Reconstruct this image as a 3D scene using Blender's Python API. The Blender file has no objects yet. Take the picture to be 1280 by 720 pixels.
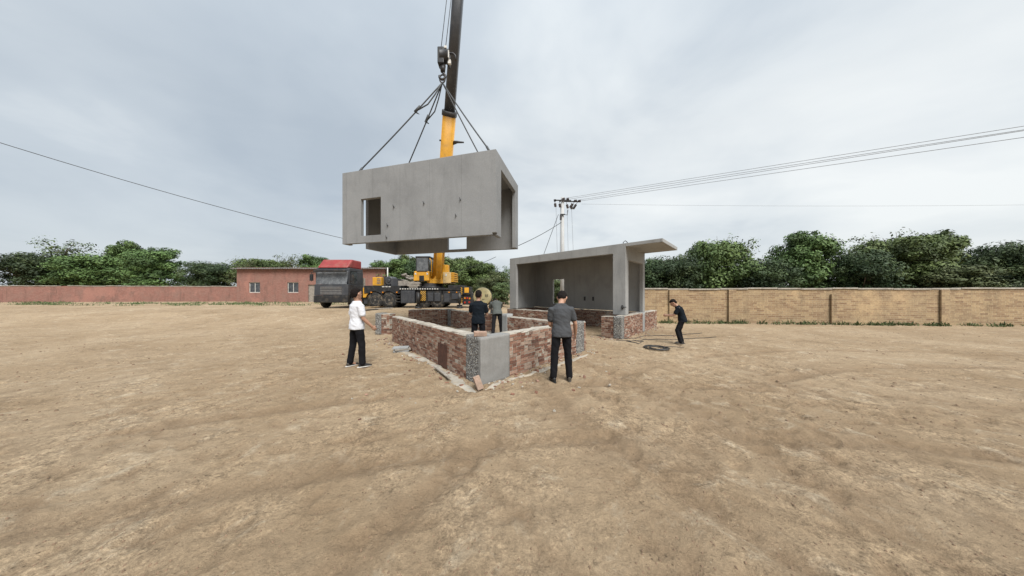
import bpy, bmesh, math, random
from mathutils import Vector, Matrix, noise as mnoise

rad = math.radians
sc = bpy.context.scene
COL = sc.collection
F, HZ, CX, CAMH = 340.0, 366.0, 640.0, 1.68

def px(x, y, Y):
    """where the ray through a picture point meets the depth Y"""
    return Vector(((x - CX) * Y / F, Y, CAMH - (y - HZ) * Y / F))

def gp(x, y, z=0.0):
    Y = (CAMH - z) * F / (y - HZ)
    return Vector(((x - CX) * Y / F, Y, z))

def sstep(a, b, x):
    t = max(0.0, min(1.0, (x - a) / (b - a)))
    return t * t * (3 - 2 * t)

RUTS = ((9.5, -4.0, 10.2, .16), (-12.0, 1.0, 13.0, .17), (16.0, 9.0, 14.2, .15), (2.0, -9.0, 12.2, .16))
STEPS = {}
_r = random.Random(77)
for _i in range(340):
    _x, _y, _a = _r.uniform(-7, 8), _r.uniform(1.3, 10), _r.uniform(0, 6.28)
    for _k in range(3):
        _fx, _fy = _x + math.cos(_a) * .55 * _k + _r.gauss(0, .05), _y + math.sin(_a) * .55 * _k + _r.gauss(0, .05)
        for _cx in range(int(_fx // 1) - 1, int(_fx // 1) + 2):
            for _cy in range(int(_fy // 1) - 1, int(_fy // 1) + 2):
                STEPS.setdefault((_cx, _cy), []).append((_fx, _fy, _a + (.12 if _k % 2 else -.12)))

def rut_at(x, y):
    """depth of wheel tracks and footprints, and how much loose soil they pressed down"""
    z = w_ = 0.0
    if abs(x) < 16 and -2 < y < 16:
        for cx_, cy_, R, w in RUTS:
            dx, dy = x - cx_, y - cy_
            d = math.hypot(dx, dy) - R
            fade = max(0.0, .55 + .9 * mnoise.noise((x * .6, y * .6, R + 5)))
            for o in (0.0, 1.8):
                q = (d - o + .05 * mnoise.noise((x * .9, y * .9, R))) / w
                if abs(q) < 2.2:
                    cleat = 1 + .45 * math.sin(math.atan2(dy, dx) * R * 42 + (3 if q > 0 else 0) + q * 2)
                    z += (-.026 * math.exp(-q * q * 2.2) * cleat + .014 * math.exp(-(abs(q) - 1.25) ** 2 * 6)) * fade
                    w_ += math.exp(-(q * q) ** 2) * fade * (.55 + .45 * cleat)
        for fx, fy, fa in STEPS.get((int(x // 1), int(y // 1)), ()):
            dx, dy = x - fx, y - fy
            u, w = dx * math.cos(fa) + dy * math.sin(fa), -dx * math.sin(fa) + dy * math.cos(fa)
            e = (u / .15) ** 2 + (w / .06) ** 2
            if e < 5:
                z += -.016 * math.exp(-e * e) + .008 * math.exp(-(e - 1.8) ** 2 * 2)
                w_ += .6 * math.exp(-e * e)
    return z, min(1.0, w_)

def ground_z(x, y):
    rise = 0.55 * sstep(12.5, 19.0, y) * (1 - sstep(-3.5, 1.5, x)) * (1 - sstep(60, 120, abs(x)))
    near = 1 - sstep(25, 60, math.hypot(x, y))
    n = 0.035 * mnoise.noise((x * .35, y * .35, 3.1)) + 0.016 * mnoise.noise((x * 1.3, y * 1.3, 7.7)) \
        + 0.010 * mnoise.noise((x * 4.1, y * 4.1, 1.7)) + 0.006 * mnoise.noise((x * 9.3, y * 9.3, 4.7))
    return rise + n * near - 0.012 + rut_at(x, y)[0]

# ------------------------------------------------------------------ materials
def nodes_of(name):
    m = bpy.data.materials.new(name)
    m.use_nodes = True
    nt = m.node_tree
    bsdf = nt.nodes['Principled BSDF']
    return m, nt, bsdf

class NT:
    def __init__(s, nt):
        s.nt = nt
    def n(s, typ, **kw):
        nd = s.nt.nodes.new(typ)
        for k, v in kw.items():
            setattr(nd, k, v)
        return nd
    def link(s, a, b):
        s.nt.links.new(a, b)
    def coord(s, kind='Object', scale=(1, 1, 1)):
        tc = s.n('ShaderNodeTexCoord')
        mp = s.n('ShaderNodeMapping')
        mp.inputs['Scale'].default_value = scale
        s.link(tc.outputs[kind], mp.inputs['Vector'])
        return mp.outputs['Vector']
    def noise(s, vec, scale, detail=4, rough=0.6, dist=0.0):
        nd = s.n('ShaderNodeTexNoise')
        nd.inputs['Scale'].default_value = scale
        nd.inputs['Detail'].default_value = detail
        nd.inputs['Roughness'].default_value = rough
        nd.inputs['Distortion'].default_value = dist
        s.link(vec, nd.inputs['Vector'])
        return nd.outputs['Fac']
    def voro(s, vec, scale, feature='F1'):
        nd = s.n('ShaderNodeTexVoronoi', feature=feature)
        nd.inputs['Scale'].default_value = scale
        s.link(vec, nd.inputs['Vector'])
        return nd
    def ramp(s, fac, stops, interp='LINEAR'):
        nd = s.n('ShaderNodeValToRGB')
        cr = nd.color_ramp
        cr.interpolation = interp
        while len(cr.elements) < len(stops):
            cr.elements.new(0.5)
        for e, (p, c) in zip(cr.elements, stops):
            e.position = p
            e.color = (c[0], c[1], c[2], 1) if not isinstance(c, float) else (c, c, c, 1)
        s.link(fac, nd.inputs['Fac'])
        return nd.outputs['Color']
    def mix(s, fac, a, b, mode='MIX'):
        nd = s.n('ShaderNodeMix', data_type='RGBA', blend_type=mode)
        for i, v in ((0, fac), (6, a), (7, b)):
            if hasattr(v, 'links') or hasattr(v, 'is_linked'):
                s.link(v, nd.inputs[i])
            elif i == 0:
                nd.inputs[0].default_value = v
            else:
                nd.inputs[i].default_value = (v[0], v[1], v[2], 1)
        return nd.outputs[2]
    def math(s, op, a, b=0.0, c=None):
        nd = s.n('ShaderNodeMath', operation=op)
        for i, v in enumerate((a, b, c)):
            if v is None:
                continue
            if hasattr(v, 'is_linked'):
                s.link(v, nd.inputs[i])
            else:
                nd.inputs[i].default_value = v
        return nd.outputs[0]
    def bump(s, h, bsdf, strength=0.3, dist=0.01, chain=None):
        nd = s.n('ShaderNodeBump')
        nd.inputs['Strength'].default_value = strength
        nd.inputs['Distance'].default_value = dist
        s.link(h, nd.inputs['Height'])
        if chain is not None:
            s.link(chain, nd.inputs['Normal'])
        s.link(nd.outputs['Normal'], bsdf.inputs['Normal'])
        return nd.outputs['Normal']

def plain(name, col, rough=0.6, var=0.25, scale=6.0, metal=0.0, bump=0.15, bscale=40, dirt=None, spec=0.5):
    """paint, cloth, rubber ...: base colour with uneven wear and an uneven surface"""
    m, nt, b = nodes_of(name)
    t = NT(nt)
    v = t.coord('Object')
    f = t.noise(v, scale, 5, 0.65)
    lo = [c * (1 - var) for c in col]
    hi = [min(1, c * (1 + var)) for c in col]
    c = t.ramp(f, [(0.3, lo), (0.7, hi)])
    if dirt:
        d = t.noise(v, scale * .6, 6, 0.7)
        fac = t.ramp(d, [(0.5, 0.0), (0.68, dirt[1])])
        c = t.mix(fac, c, dirt[0])
    t.link(c, b.inputs['Base Color'])
    b.inputs['Roughness'].default_value = rough
    b.inputs['Metallic'].default_value = metal
    b.inputs['Specular IOR Level'].default_value = spec
    if bump:
        t.bump(t.noise(v, bscale, 3), b, bump, 0.01)
    return m

def concrete(name, base=(0.262, 0.266, 0.268), dark=0.66, streak=.42):
    m, nt, b = nodes_of(name)
    t = NT(nt)
    v = t.coord('Object')
    vs = t.coord('Object', (1.6, 1.6, 0.25))
    big = t.noise(v, 0.7, 6, 0.62, 0.4)
    st = t.noise(vs, 2.2, 6, 0.7)
    fine = t.noise(v, 35, 4, 0.7)
    uv = t.coord('UV')
    fw = t.n('ShaderNodeTexBrick', offset=0.0)
    fw.inputs['Scale'].default_value = 1.0
    fw.inputs['Brick Width'].default_value = 1.22; fw.inputs['Row Height'].default_value = 5.6; fw.inputs['Mortar Size'].default_value = .010
    fw.inputs['Color1'].default_value = (.93, .93, .93, 1); fw.inputs['Color2'].default_value = (1, 1, 1, 1); fw.inputs['Mortar'].default_value = (.8, .8, .8, 1)
    t.link(uv, fw.inputs['Vector'])
    c = t.ramp(big, [(0.3, [x * .82 for x in base]), (0.5, base), (0.72, [x * 1.13 for x in base])])
    c = t.mix(t.ramp(st, [(0.52, 0.0), (0.74, streak)]), c, [x * dark for x in base])
    c = t.mix(t.ramp(t.noise(v, 3.3, 6, .7), [(0.58, 0.0), (0.75, 0.30)]), c, (0.35, 0.348, 0.34))
    c = t.mix(0.10, c, t.ramp(fine, [(0.3, 0.05), (0.7, 0.9)]), 'OVERLAY')
    c = t.mix(1.0, c, fw.outputs['Color'], 'MULTIPLY')
    vo = t.voro(v, 9.0)
    pit = t.ramp(vo.outputs['Distance'], [(0.025, 0.0), (0.06, 1.0)])
    c = t.mix(1.0, c, t.ramp(pit, [(0.0, 0.55), (1.0, 1.0)]), 'MULTIPLY')
    t.link(c, b.inputs['Base Color'])
    b.inputs['Roughness'].default_value = 0.88
    b.inputs['Specular IOR Level'].default_value = 0.25
    n1 = t.bump(t.noise(v, 1.1, 4), b, 0.25, 0.05)
    n2 = t.bump(fine, b, 0.20, 0.006, n1)
    t.bump(pit, b, 0.4, 0.006, n2)
    return m

def brick_mat(name, dim=1.0):
    m, nt, b = nodes_of(name)
    t = NT(nt)
    v = t.coord('Object')
    at = t.n('ShaderNodeAttribute', attribute_name='rnd')
    f = at.outputs['Fac']
    c = t.ramp(f, [(0.0, (0.112, 0.060, 0.045)), (.18, (0.181, 0.090, 0.064)), (.42, (0.232, 0.119, 0.081)), (.62, (0.275, 0.153, 0.108)),
                   (.8, (0.344, 0.215, 0.159)), (.93, (0.387, 0.292, 0.228)), (1.0, (0.189, 0.120, 0.095))])
    n = t.noise(v, 26, 5, .7)
    c = t.mix(0.35, c, t.ramp(n, [(0.3, 0.15), (0.7, 0.85)]), 'OVERLAY')
    sm = t.noise(v, 3.2, 6, .72)
    c = t.mix(t.ramp(sm, [(0.52, 0.0), (0.72, 0.38)]), c, (.37, .30, .24))
    sm2 = t.noise(v, 1.3, 5, .7)
    c = t.mix(t.ramp(sm2, [(0.52, 0.0), (0.72, 0.5)]), c, (.12, .085, .065))
    t.link(c, b.inputs['Base Color'])
    b.inputs['Roughness'].default_value = .92
    b.inputs['Specular IOR Level'].default_value = .2
    t.bump(t.noise(v, 55, 4, .7), b, .6, .008)
    return m

def aggregate_mat(name):
    m, nt, b = nodes_of(name)
    t = NT(nt)
    v = t.coord('Object')
    vo = t.voro(v, 30)
    c = t.ramp(vo.outputs['Color'], [(0.1, (.10, .10, .10)), (.45, (.27, .265, .25)), (.8, (.47, .46, .43))])
    edge = t.ramp(vo.outputs['Distance'], [(0.25, 0.0), (0.62, 0.75)])
    c = t.mix(edge, c, (.11, .105, .10))
    c = t.mix(t.ramp(t.noise(v, 4, 5), [(.5, 0.0), (.7, .6)]), c, (.34, .32, .28))
    t.link(c, b.inputs['Base Color'])
    b.inputs['Roughness'].default_value = .9
    inv = t.math('SUBTRACT', 1.0, vo.outputs['Distance'])
    t.bump(inv, b, 1.0, .03)
    return m

def ground_mat():
    m, nt, b = nodes_of('packed_earth')
    t = NT(nt)
    v = t.coord('Object')
    a = t.noise(v, 0.32, 7, .62, .6)
    c = t.ramp(a, [(.28, (.275, .195, .117)), (.45, (.34, .248, .156)), (.6, (.385, .288, .187)), (.78, (.425, .328, .222))])
    p = t.noise(v, 1.1, 9, .72, 1.2)
    c = t.mix(t.ramp(p, [(.50, 0.0), (.70, .60)]), c, (.19, .135, .085))
    q = t.noise(v, 2.3, 8, .74, .6)
    c = t.mix(t.ramp(q, [(.54, 0.0), (.70, .7)]), c, (.54, .45, .33))
    k = t.noise(v, 9, 7, .78, .5)
    loose = t.ramp(t.noise(v, .9, 6, .7, .8), [(.42, .10), (.6, .62)])
    c = t.mix(loose, c, t.ramp(k, [(.34, .16), (.5, .5), (.68, .86)]), 'OVERLAY')
    g = t.noise(v, 34, 5, .8)
    c = t.mix(loose, c, t.ramp(g, [(.34, 0.12), (.66, .88)]), 'OVERLAY')
    vo = t.voro(v, 21)
    sp = t.ramp(vo.outputs['Distance'], [(.08, 1.0), (.2, 0.0)])
    ru = t.n('ShaderNodeAttribute', attribute_name='rut')
    c = t.mix(t.math('MULTIPLY', ru.outputs['Fac'], .55), c, (.215, .146, .088))
    spk = t.math('MULTIPLY', sp, t.ramp(t.noise(v, 1.4, 7, .75), [(.50, 0.0), (.58, .9)]))
    c = t.mix(spk, c, (.12, .085, .055))
    vo2 = t.voro(v, 13)
    spk2 = t.math('MULTIPLY', t.ramp(vo2.outputs['Distance'], [(.05, 1.0), (.12, 0.0)]), t.ramp(t.noise(v, 2.9, 4), [(.52, 0.0), (.6, .8)]))
    c = t.mix(spk2, c, (.52, .42, .30))
    t.link(c, b.inputs['Base Color'])
    b.inputs['Roughness'].default_value = .95
    b.inputs['Specular IOR Level'].default_value = .15
    n1 = t.bump(t.noise(v, 3.5, 8, .72), b, .8, .12)
    n2 = t.bump(k, b, .8, .035, n1)
    t.bump(g, b, .6, .012, n2)
    return m

def leaf_mat(name, dark, mid, light):
    m, nt, b = nodes_of(name)
    t = NT(nt)
    at = t.n('ShaderNodeAttribute', attribute_name='rnd')
    oi = t.n('ShaderNodeObjectInfo')
    c = t.ramp(at.outputs['Fac'], [(0.0, dark), (.5, mid), (1.0, light)])
    hs = t.n('ShaderNodeHueSaturation')
    hs.inputs['Saturation'].default_value = 0.95
    r = t.math('MULTIPLY_ADD', oi.outputs['Random'], .5, .75)
    t.link(r, hs.inputs['Value'])
    h = t.math('MULTIPLY_ADD', oi.outputs['Random'], .05, .475)
    t.link(h, hs.inputs['Hue'])
    t.link(c, hs.inputs['Color'])
    t.link(hs.outputs['Color'], b.inputs['Base Color'])
    b.inputs['Roughness'].default_value = .6
    b.inputs['Specular IOR Level'].default_value = .3
    b.inputs['Transmission Weight'].default_value = 0.0
    return m

def glass_mat(name, col=(.03, .035, .04), rough=.08):
    m, nt, b = nodes_of(name)
    t = NT(nt)
    v = t.coord('Object')
    d = t.noise(v, 3, 5, .7)
    t.link(t.ramp(d, [(.35, col), (.75, [c * 2.5 + .02 for c in col])]), b.inputs['Base Color'])
    t.link(t.ramp(d, [(.4, rough), (.7, rough + .25)]), b.inputs['Roughness'])
    b.inputs['Specular IOR Level'].default_value = .8
    return m

def striped(name, a, bcol, scale=8.0):
    m, nt, b = nodes_of(name)
    t = NT(nt)
    v = t.coord('Object')
    w = t.n('ShaderNodeTexWave', wave_type='BANDS', bands_direction='DIAGONAL')
    w.inputs['Scale'].default_value = scale
    w.inputs['Distortion'].default_value = 0
    t.link(v, w.inputs['Vector'])
    c = t.ramp(w.outputs['Fac'], [(0.0, a), (.5, bcol)], 'CONSTANT')
    c = t.mix(t.ramp(t.noise(v, 9, 5, .7), [(.5, 0.0), (.7, .5)]), c, (.12, .10, .08))
    t.link(c, b.inputs['Base Color'])
    b.inputs['Roughness'].default_value = .55
    return m

DUST = (.30, .24, .17)
M = {}
M['conc'] = concrete('precast_concrete')
M['conc_old'] = concrete('weathered_concrete', (.35, .352, .345), .6, .5)
M['conc_rough'] = concrete('corner_concrete', (.265, .26, .248), .55, .5)
M['brick'] = brick_mat('reclaimed_brick')
M['mortar'] = plain('lime_mortar', (.40, .36, .30), .95, .3, 9, bump=.6, bscale=45)
M['cap'] = plain('mortar_cap', (.40, .365, .31), .95, .28, 5, bump=.6, bscale=30, dirt=((.22, .17, .125), .7))
M['agg'] = aggregate_mat('exposed_aggregate')
M['ground'] = ground_mat()
M['yellow'] = plain('crane_yellow_paint', (.68, .34, .03), .42, .14, 3, dirt=((.36, .20, .06), .6), bump=.05)
M['yellow_pale'] = plain('faded_yellow_panel', (.60, .43, .20), .5, .16, 3, dirt=((.25, .18, .1), .7), bump=.05)
M['black'] = plain('black_chassis_paint', (.016, .017, .019), .5, .4, 4, dirt=(DUST, .22), bump=.1)
M['charcoal'] = plain('charcoal_boom_paint', (.045, .048, .055), .42, .2, 3, dirt=((.11, .11, .11), .5), bump=.05)
M['steel'] = plain('grey_steel', (.22, .22, .22), .5, .25, 6, .5, dirt=((.16, .10, .07), .6))
M['steel_dark'] = plain('dark_steel', (.045, .045, .047), .5, .35, 8, .4, dirt=((.10, .07, .05), .5))
M['white_metal'] = plain('white_metal', (.62, .61, .57), .5, .15, 7, dirt=((.3, .25, .2), .6))
M['tyre'] = plain('tyre_rubber', (.020, .020, .020), .85, .3, 7, dirt=(DUST, .55), bump=.3)
M['rim'] = plain('wheel_rim', (.13, .12, .105), .6, .3, 9, .2, dirt=(DUST, .8))
M['glass'] = glass_mat('vehicle_glass')
M['glass_pale'] = glass_mat('dusty_cab_glass', (.075, .08, .085), .15)
M['red'] = plain('red_cab_paint', (.27, .03, .028), .5, .2, 3, dirt=((.28, .12, .09), .5), bump=.03)
M['lamp_red'] = plain('red_lamp_lens', (.42, .03, .015), .25, .1)
M['lamp_amber'] = plain('amber_lamp_lens', (.60, .22, .02), .25, .1)
M['lamp_clear'] = plain('clear_lamp_lens', (.60, .62, .64), .15, .1)
M['stripe'] = striped('hazard_stripes', (.62, .33, .03), (.02, .02, .02), 4.2)
M['wire'] = plain('wire_black', (.02, .02, .02), .6, .2)
M['wire_grey'] = plain('wire_grey', (.20, .21, .22), .6, .2)
M['rope'] = plain('steel_rope', (.055, .058, .06), .6, .35, 20)
M['timber'] = plain('raw_timber', (.40, .28, .16), .85, .3, 6, dirt=((.2, .15, .1), .6), bump=.4)
M['timber_grey'] = plain('weathered_timber', (.30, .27, .23), .9, .3, 6, dirt=((.15, .12, .1), .6), bump=.4)
M['pole'] = concrete('pole_concrete', (.50, .50, .49), .75)
M['redwall'] = None
M['earthwall'] = None
M['bark'] = plain('bark', (.12, .09, .065), .95, .4, 8, bump=.9, bscale=25)
M['leaf_a'] = leaf_mat('leaf_mid', (.038, .060, .016), (.080, .125, .032), (.14, .20, .055))
M['leaf_b'] = leaf_mat('leaf_dark', (.020, .042, .016), (.042, .078, .026), (.085, .13, .042))
M['leaf_c'] = leaf_mat('leaf_pale', (.035, .055, .02), (.085, .125, .042), (.16, .20, .075))
M['mixer'] = plain('cream_mixer_paint', (.66, .56, .29), .55, .16, 3, dirt=((.34, .29, .2), .6), bump=.1)
M['cement'] = plain('cement_spill', (.35, .315, .26), .95, .3, 5, bump=.8, bscale=22, dirt=((.33, .25, .16), .95))
M['sand'] = plain('heaped_sand', (.38, .28, .165), .95, .2, 3, bump=.8, bscale=30, dirt=((.25, .18, .11), .5))
M['iron_rust'] = plain('rusty_plate', (.085, .035, .022), .85, .4, 7, bump=.4)
M['hose'] = plain('cable_sheath', (.022, .022, .022), .6, .3, 10, dirt=(DUST, .35))
M['insul'] = plain('insulator', (.035, .02, .018), .3, .3)
M['skin'] = plain('skin', (.40, .225, .15), .55, .12, 9, bump=.1, bscale=80)
M['hair'] = plain('black_hair', (.011, .008, .007), .85, .35, 30, bump=.7, bscale=140, spec=.15)
def cloth(name, col, var=.14):
    return plain(name, col, .92, var, 5, bump=.35, bscale=14, spec=.15)
M['tee_white'] = cloth('white_cotton', (.66, .67, .71), .05)
M['tee_black'] = cloth('navy_black_cotton', (.008, .0115, .016))
M['tee_grey'] = cloth('grey_cotton', (.066, .069, .074))
M['tee_drab'] = cloth('drab_grey_cotton', (.10, .108, .10))
M['trousers'] = cloth('black_trousers', (.010, .010, .012))
M['trousers_grey'] = cloth('charcoal_trousers', (.018, .018, .02))
M['shoe'] = plain('black_shoe', (.014, .014, .014), .5, .3, dirt=(DUST, .5))
M['sole'] = plain('white_sole', (.55, .53, .5), .7, .2, dirt=(DUST, .6))

def brick_tex_mat(name, c1, c2, mortar, dirt, scale=1.0):
    """face brick for far walls, laid out on the box-projected UV in metres"""
    m, nt, b = nodes_of(name)
    t = NT(nt)
    uv = t.coord('UV')
    v = t.coord('Object')
    br = t.n('ShaderNodeTexBrick')
    br.inputs['Scale'].default_value = 1.0
    br.inputs['Brick Width'].default_value = .25 * scale
    br.inputs['Row Height'].default_value = .07 * scale
    br.inputs['Mortar Size'].default_value = .007
    br.inputs['Color1'].default_value = (*c1, 1)
    br.inputs['Color2'].default_value = (*c2, 1)
    br.inputs['Mortar'].default_value = (*mortar, 1)
    t.link(uv, br.inputs['Vector'])
    c = br.outputs['Color']
    c = t.mix(t.ramp(t.noise(v, .8, 6, .7), [(.45, 0.0), (.7, .75)]), c, dirt)
    vs = t.coord('Object', (1.1, 1.1, .22))
    c = t.mix(t.ramp(t.noise(vs, 1.5, 6, .75), [(.52, 0.0), (.68, .55)]), c, [x * .45 for x in dirt])
    c = t.mix(t.ramp(t.noise(v, .35, 6, .7), [(.54, 0.0), (.62, .6)]), c, [x * 1.25 for x in c2])
    c = t.mix(.3, c, t.ramp(t.noise(v, 14, 5, .7), [(.3, .15), (.7, .85)]), 'OVERLAY')
    t.link(c, b.inputs['Base Color'])
    b.inputs['Roughness'].default_value = .93
    n1 = t.bump(br.outputs['Fac'], b, -.4, .01)
    t.bump(t.noise(v, 9, 6, .7), b, .5, .03, n1)
    return m
M['redwall'] = brick_tex_mat('red_house_brick', (.25, .105, .08), (.31, .15, .115), (.27, .18, .15), (.25, .155, .125))
M['tile'] = plain('grey_roof_tile', (.16, .15, .145), .85, .35, 4, bump=.5, bscale=12, dirt=((.24, .2, .17), .6))
M['earthwall'] = brick_tex_mat('yellow_boundary_brick', (.24, .15, .085), (.42, .30, .17), (.43, .35, .24), (.36, .27, .165), 1.5)

# ------------------------------------------------------------------ mesh building
ORIGIN = {}

def tag(o, label=None, cat=None, group=None, kind=None):
    if label: o['label'] = label
    if cat: o['category'] = cat
    if group: o['group'] = group
    if kind: o['kind'] = kind
    return o

def empty(name, loc, label, cat, group=None, rz=0.0):
    o = bpy.data.objects.new(name, None)
    o.empty_display_size = .3
    COL.objects.link(o)
    o.location = loc
    o.rotation_euler = (0, 0, rz)
    ORIGIN[o] = Vector(loc)
    return tag(o, label, cat, group)

class MB:
    def __init__(s):
        s.v, s.f, s.mi, s.r, s.sm = [], [], [], [], []
    def quad(s, idx, mi=0, r=.5, smooth=False):
        s.f.append(tuple(idx)); s.mi.append(mi); s.r.append(r); s.sm.append(smooth)
    def hexa(s, p, mi=0, r=.5):
        """eight corners: bottom ring 0-3, top ring 4-7"""
        b = len(s.v)
        s.v += [Vector(q) for q in p]
        for q in ((3, 2, 1, 0), (4, 5, 6, 7), (0, 1, 5, 4), (1, 2, 6, 5), (2, 3, 7, 6), (3, 0, 4, 7)):
            s.quad([b + i for i in q], mi, r)
    def box(s, x0, y0, z0, x1, y1, z1, mi=0, r=.5):
        s.hexa(((x0, y0, z0), (x1, y0, z0), (x1, y1, z0), (x0, y1, z0), (x0, y0, z1), (x1, y0, z1), (x1, y1, z1), (x0, y1, z1)), mi, r)
    def obox(s, c, size, rot=None, mi=0, r=.5):
        h = Vector(size) / 2
        R = rot or Matrix.Identity(3)
        c = Vector(c)
        s.hexa([c + R @ Vector((a * h.x, b * h.y, d * h.z)) for d in (-1, 1) for a, b in ((-1, -1), (1, -1), (1, 1), (-1, 1))], mi, r)
    def ring(s, c, ax, ay, n, ph=0.0):
        b = len(s.v)
        for i in range(n):
            a = 2 * math.pi * i / n + ph
            s.v.append(Vector(c) + ax * math.cos(a) + ay * math.sin(a))
        return b
    def join(s, b0, b1, n, mi=0, r=.5, smooth=True):
        for i in range(n):
            j = (i + 1) % n
            s.quad((b0 + i, b0 + j, b1 + j, b1 + i), mi, r, smooth)
    def cap(s, b, n, flip=False, mi=0, r=.5):
        idx = [b + i for i in range(n)]
        s.quad(idx[::-1] if flip else idx, mi, r)
    def tube(s, pts, radii, n=8, mi=0, r=.5, caps=True, up=Vector((0, 0, 1))):
        pts = [Vector(p) for p in pts]
        if not isinstance(radii, (list, tuple)):
            radii = [radii] * len(pts)
        prev, first = None, None
        ax = None
        for i, p in enumerate(pts):
            d = (pts[min(i + 1, len(pts) - 1)] - pts[max(i - 1, 0)])
            if d.length < 1e-9: d = Vector((0, 0, 1))
            d.normalize()
            if ax is None:
                ref = up if abs(d.dot(up)) < .95 else Vector((1, 0, 0))
                ax = d.cross(ref).normalized()
            else:
                ax = (ax - d * ax.dot(d)).normalized()
            ay = d.cross(ax).normalized()
            b = s.ring(p, ax * radii[i], ay * radii[i], n)
            if prev is not None: s.join(prev, b, n, mi, r)
            else: first = b
            prev = b
        if caps:
            s.cap(first, n, True, mi, r); s.cap(prev, n, False, mi, r)
    def lathe(s, prof, c, axis, n=24, mi=0, r=.5, smooth=True):
        """prof: (distance along axis, radius)"""
        axis = Vector(axis).normalized()
        ref = Vector((0, 0, 1)) if abs(axis.z) < .9 else Vector((1, 0, 0))
        ax = axis.cross(ref).normalized(); ay = axis.cross(ax).normalized()
        prev = None
        for k, (d, rr) in enumerate(prof):
            b = s.ring(Vector(c) + axis * d, ax * max(rr, 1e-4), ay * max(rr, 1e-4), n)
            if prev is not None: s.join(prev, b, n, mi, r, smooth)
            else: s.cap(b, n, True, mi, r)
            prev = b
        s.cap(prev, n, False, mi, r)
    def solid(s, xs, ys, zs, occ, mi=0, r=.5):
        """union of grid cells, only its outer faces"""
        nx, ny, nz = len(xs) - 1, len(ys) - 1, len(zs) - 1
        O = {}
        for i in range(nx):
            for j in range(ny):
                for k in range(nz):
                    O[i, j, k] = occ((xs[i] + xs[i + 1]) / 2, (ys[j] + ys[j + 1]) / 2, (zs[k] + zs[k + 1]) / 2)
        vid = {}
        def V(i, j, k):
            if (i, j, k) not in vid:
                vid[i, j, k] = len(s.v); s.v.append(Vector((xs[i], ys[j], zs[k])))
            return vid[i, j, k]
        for (i, j, k), o in O.items():
            if not o: continue
            for d, q in (((-1, 0, 0), ((0, 0, 0), (0, 0, 1), (0, 1, 1), (0, 1, 0))), ((1, 0, 0), ((1, 0, 0), (1, 1, 0), (1, 1, 1), (1, 0, 1))),
                         ((0, -1, 0), ((0, 0, 0), (1, 0, 0), (1, 0, 1), (0, 0, 1))), ((0, 1, 0), ((0, 1, 0), (0, 1, 1), (1, 1, 1), (1, 1, 0))),
                         ((0, 0, -1), ((0, 0, 0), (0, 1, 0), (1, 1, 0), (1, 0, 0))), ((0, 0, 1), ((0, 0, 1), (1, 0, 1), (1, 1, 1), (0, 1, 1)))):
                if not O.get((i + d[0], j + d[1], k + d[2]), False):
                    s.quad([V(i + a, j + b, k + c) for a, b, c in q], mi, r)
    def build(s, name, mats, parent=None, world=True, A=None, bevel=0.0, smooth_all=False):
        """A: optional function from local to world; with a parent the mesh is stored about the parent's base"""
        me = bpy.data.meshes.new(name)
        if not isinstance(mats, (list, tuple)): mats = [mats]
        loc = s.v
        W = [A(p) for p in loc] if A else loc
        off = ORIGIN.get(parent, Vector((0, 0, 0))) if (parent is not None and world) else Vector((0, 0, 0))
        me.from_pydata([tuple(p - off) for p in W], [], s.f)
        for m in mats: me.materials.append(m)
        me.polygons.foreach_set('material_index', s.mi)
        me.polygons.foreach_set('use_smooth', [True] * len(s.f) if smooth_all else s.sm)
        at = me.attributes.new('rnd', 'FLOAT', 'FACE')
        at.data.foreach_set('value', s.r)
        uv = me.uv_layers.new(name='UVMap')
        li = 0
        for f in s.f:
            p = [loc[i] for i in f]
            n = (p[1] - p[0]).cross(p[2] - p[0]) if len(p) > 2 else Vector((0, 0, 1))
            a = [abs(n.x), abs(n.y), abs(n.z)]
            k = a.index(max(a))
            for q in p:
                uv.data[li].uv = (q.y, q.z) if k == 0 else ((q.x, q.z) if k == 1 else (q.x, q.y))
                li += 1
        me.update()
        o = bpy.data.objects.new(name, me)
        COL.objects.link(o)
        if parent is not None:
            o.parent = parent
            ORIGIN[o] = ORIGIN.get(parent, Vector((0, 0, 0)))
        if bevel:
            bv = o.modifiers.new('bevel', 'BEVEL')
            bv.width = bevel; bv.segments = 2; bv.limit_method = 'ANGLE'; bv.angle_limit = rad(40)
        return o

def catenary(a, b, sag, n=18):
    return [a.lerp(b, i / n) - Vector((0, 0, sag * 4 * (i / n) * (1 - i / n))) for i in range(n + 1)]

def aff(o, u, v):
    o, u, v = Vector(o), Vector((u[0], u[1], 0)), Vector((v[0], v[1], 0))
    return lambda p: o + u * p.x + v * p.y + Vector((0, 0, p.z))

def unit(x, y):
    l = math.hypot(x, y)
    return (x / l, y / l)

def solve_s(px_x, o, u, off=(0, 0)):
    """distance along u from o at which the picture column px_x is met"""
    k = (px_x - CX) / F
    ox, oy = o[0] + off[0], o[1] + off[1]
    return (k * oy - ox) / (u[0] - k * u[1])

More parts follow.
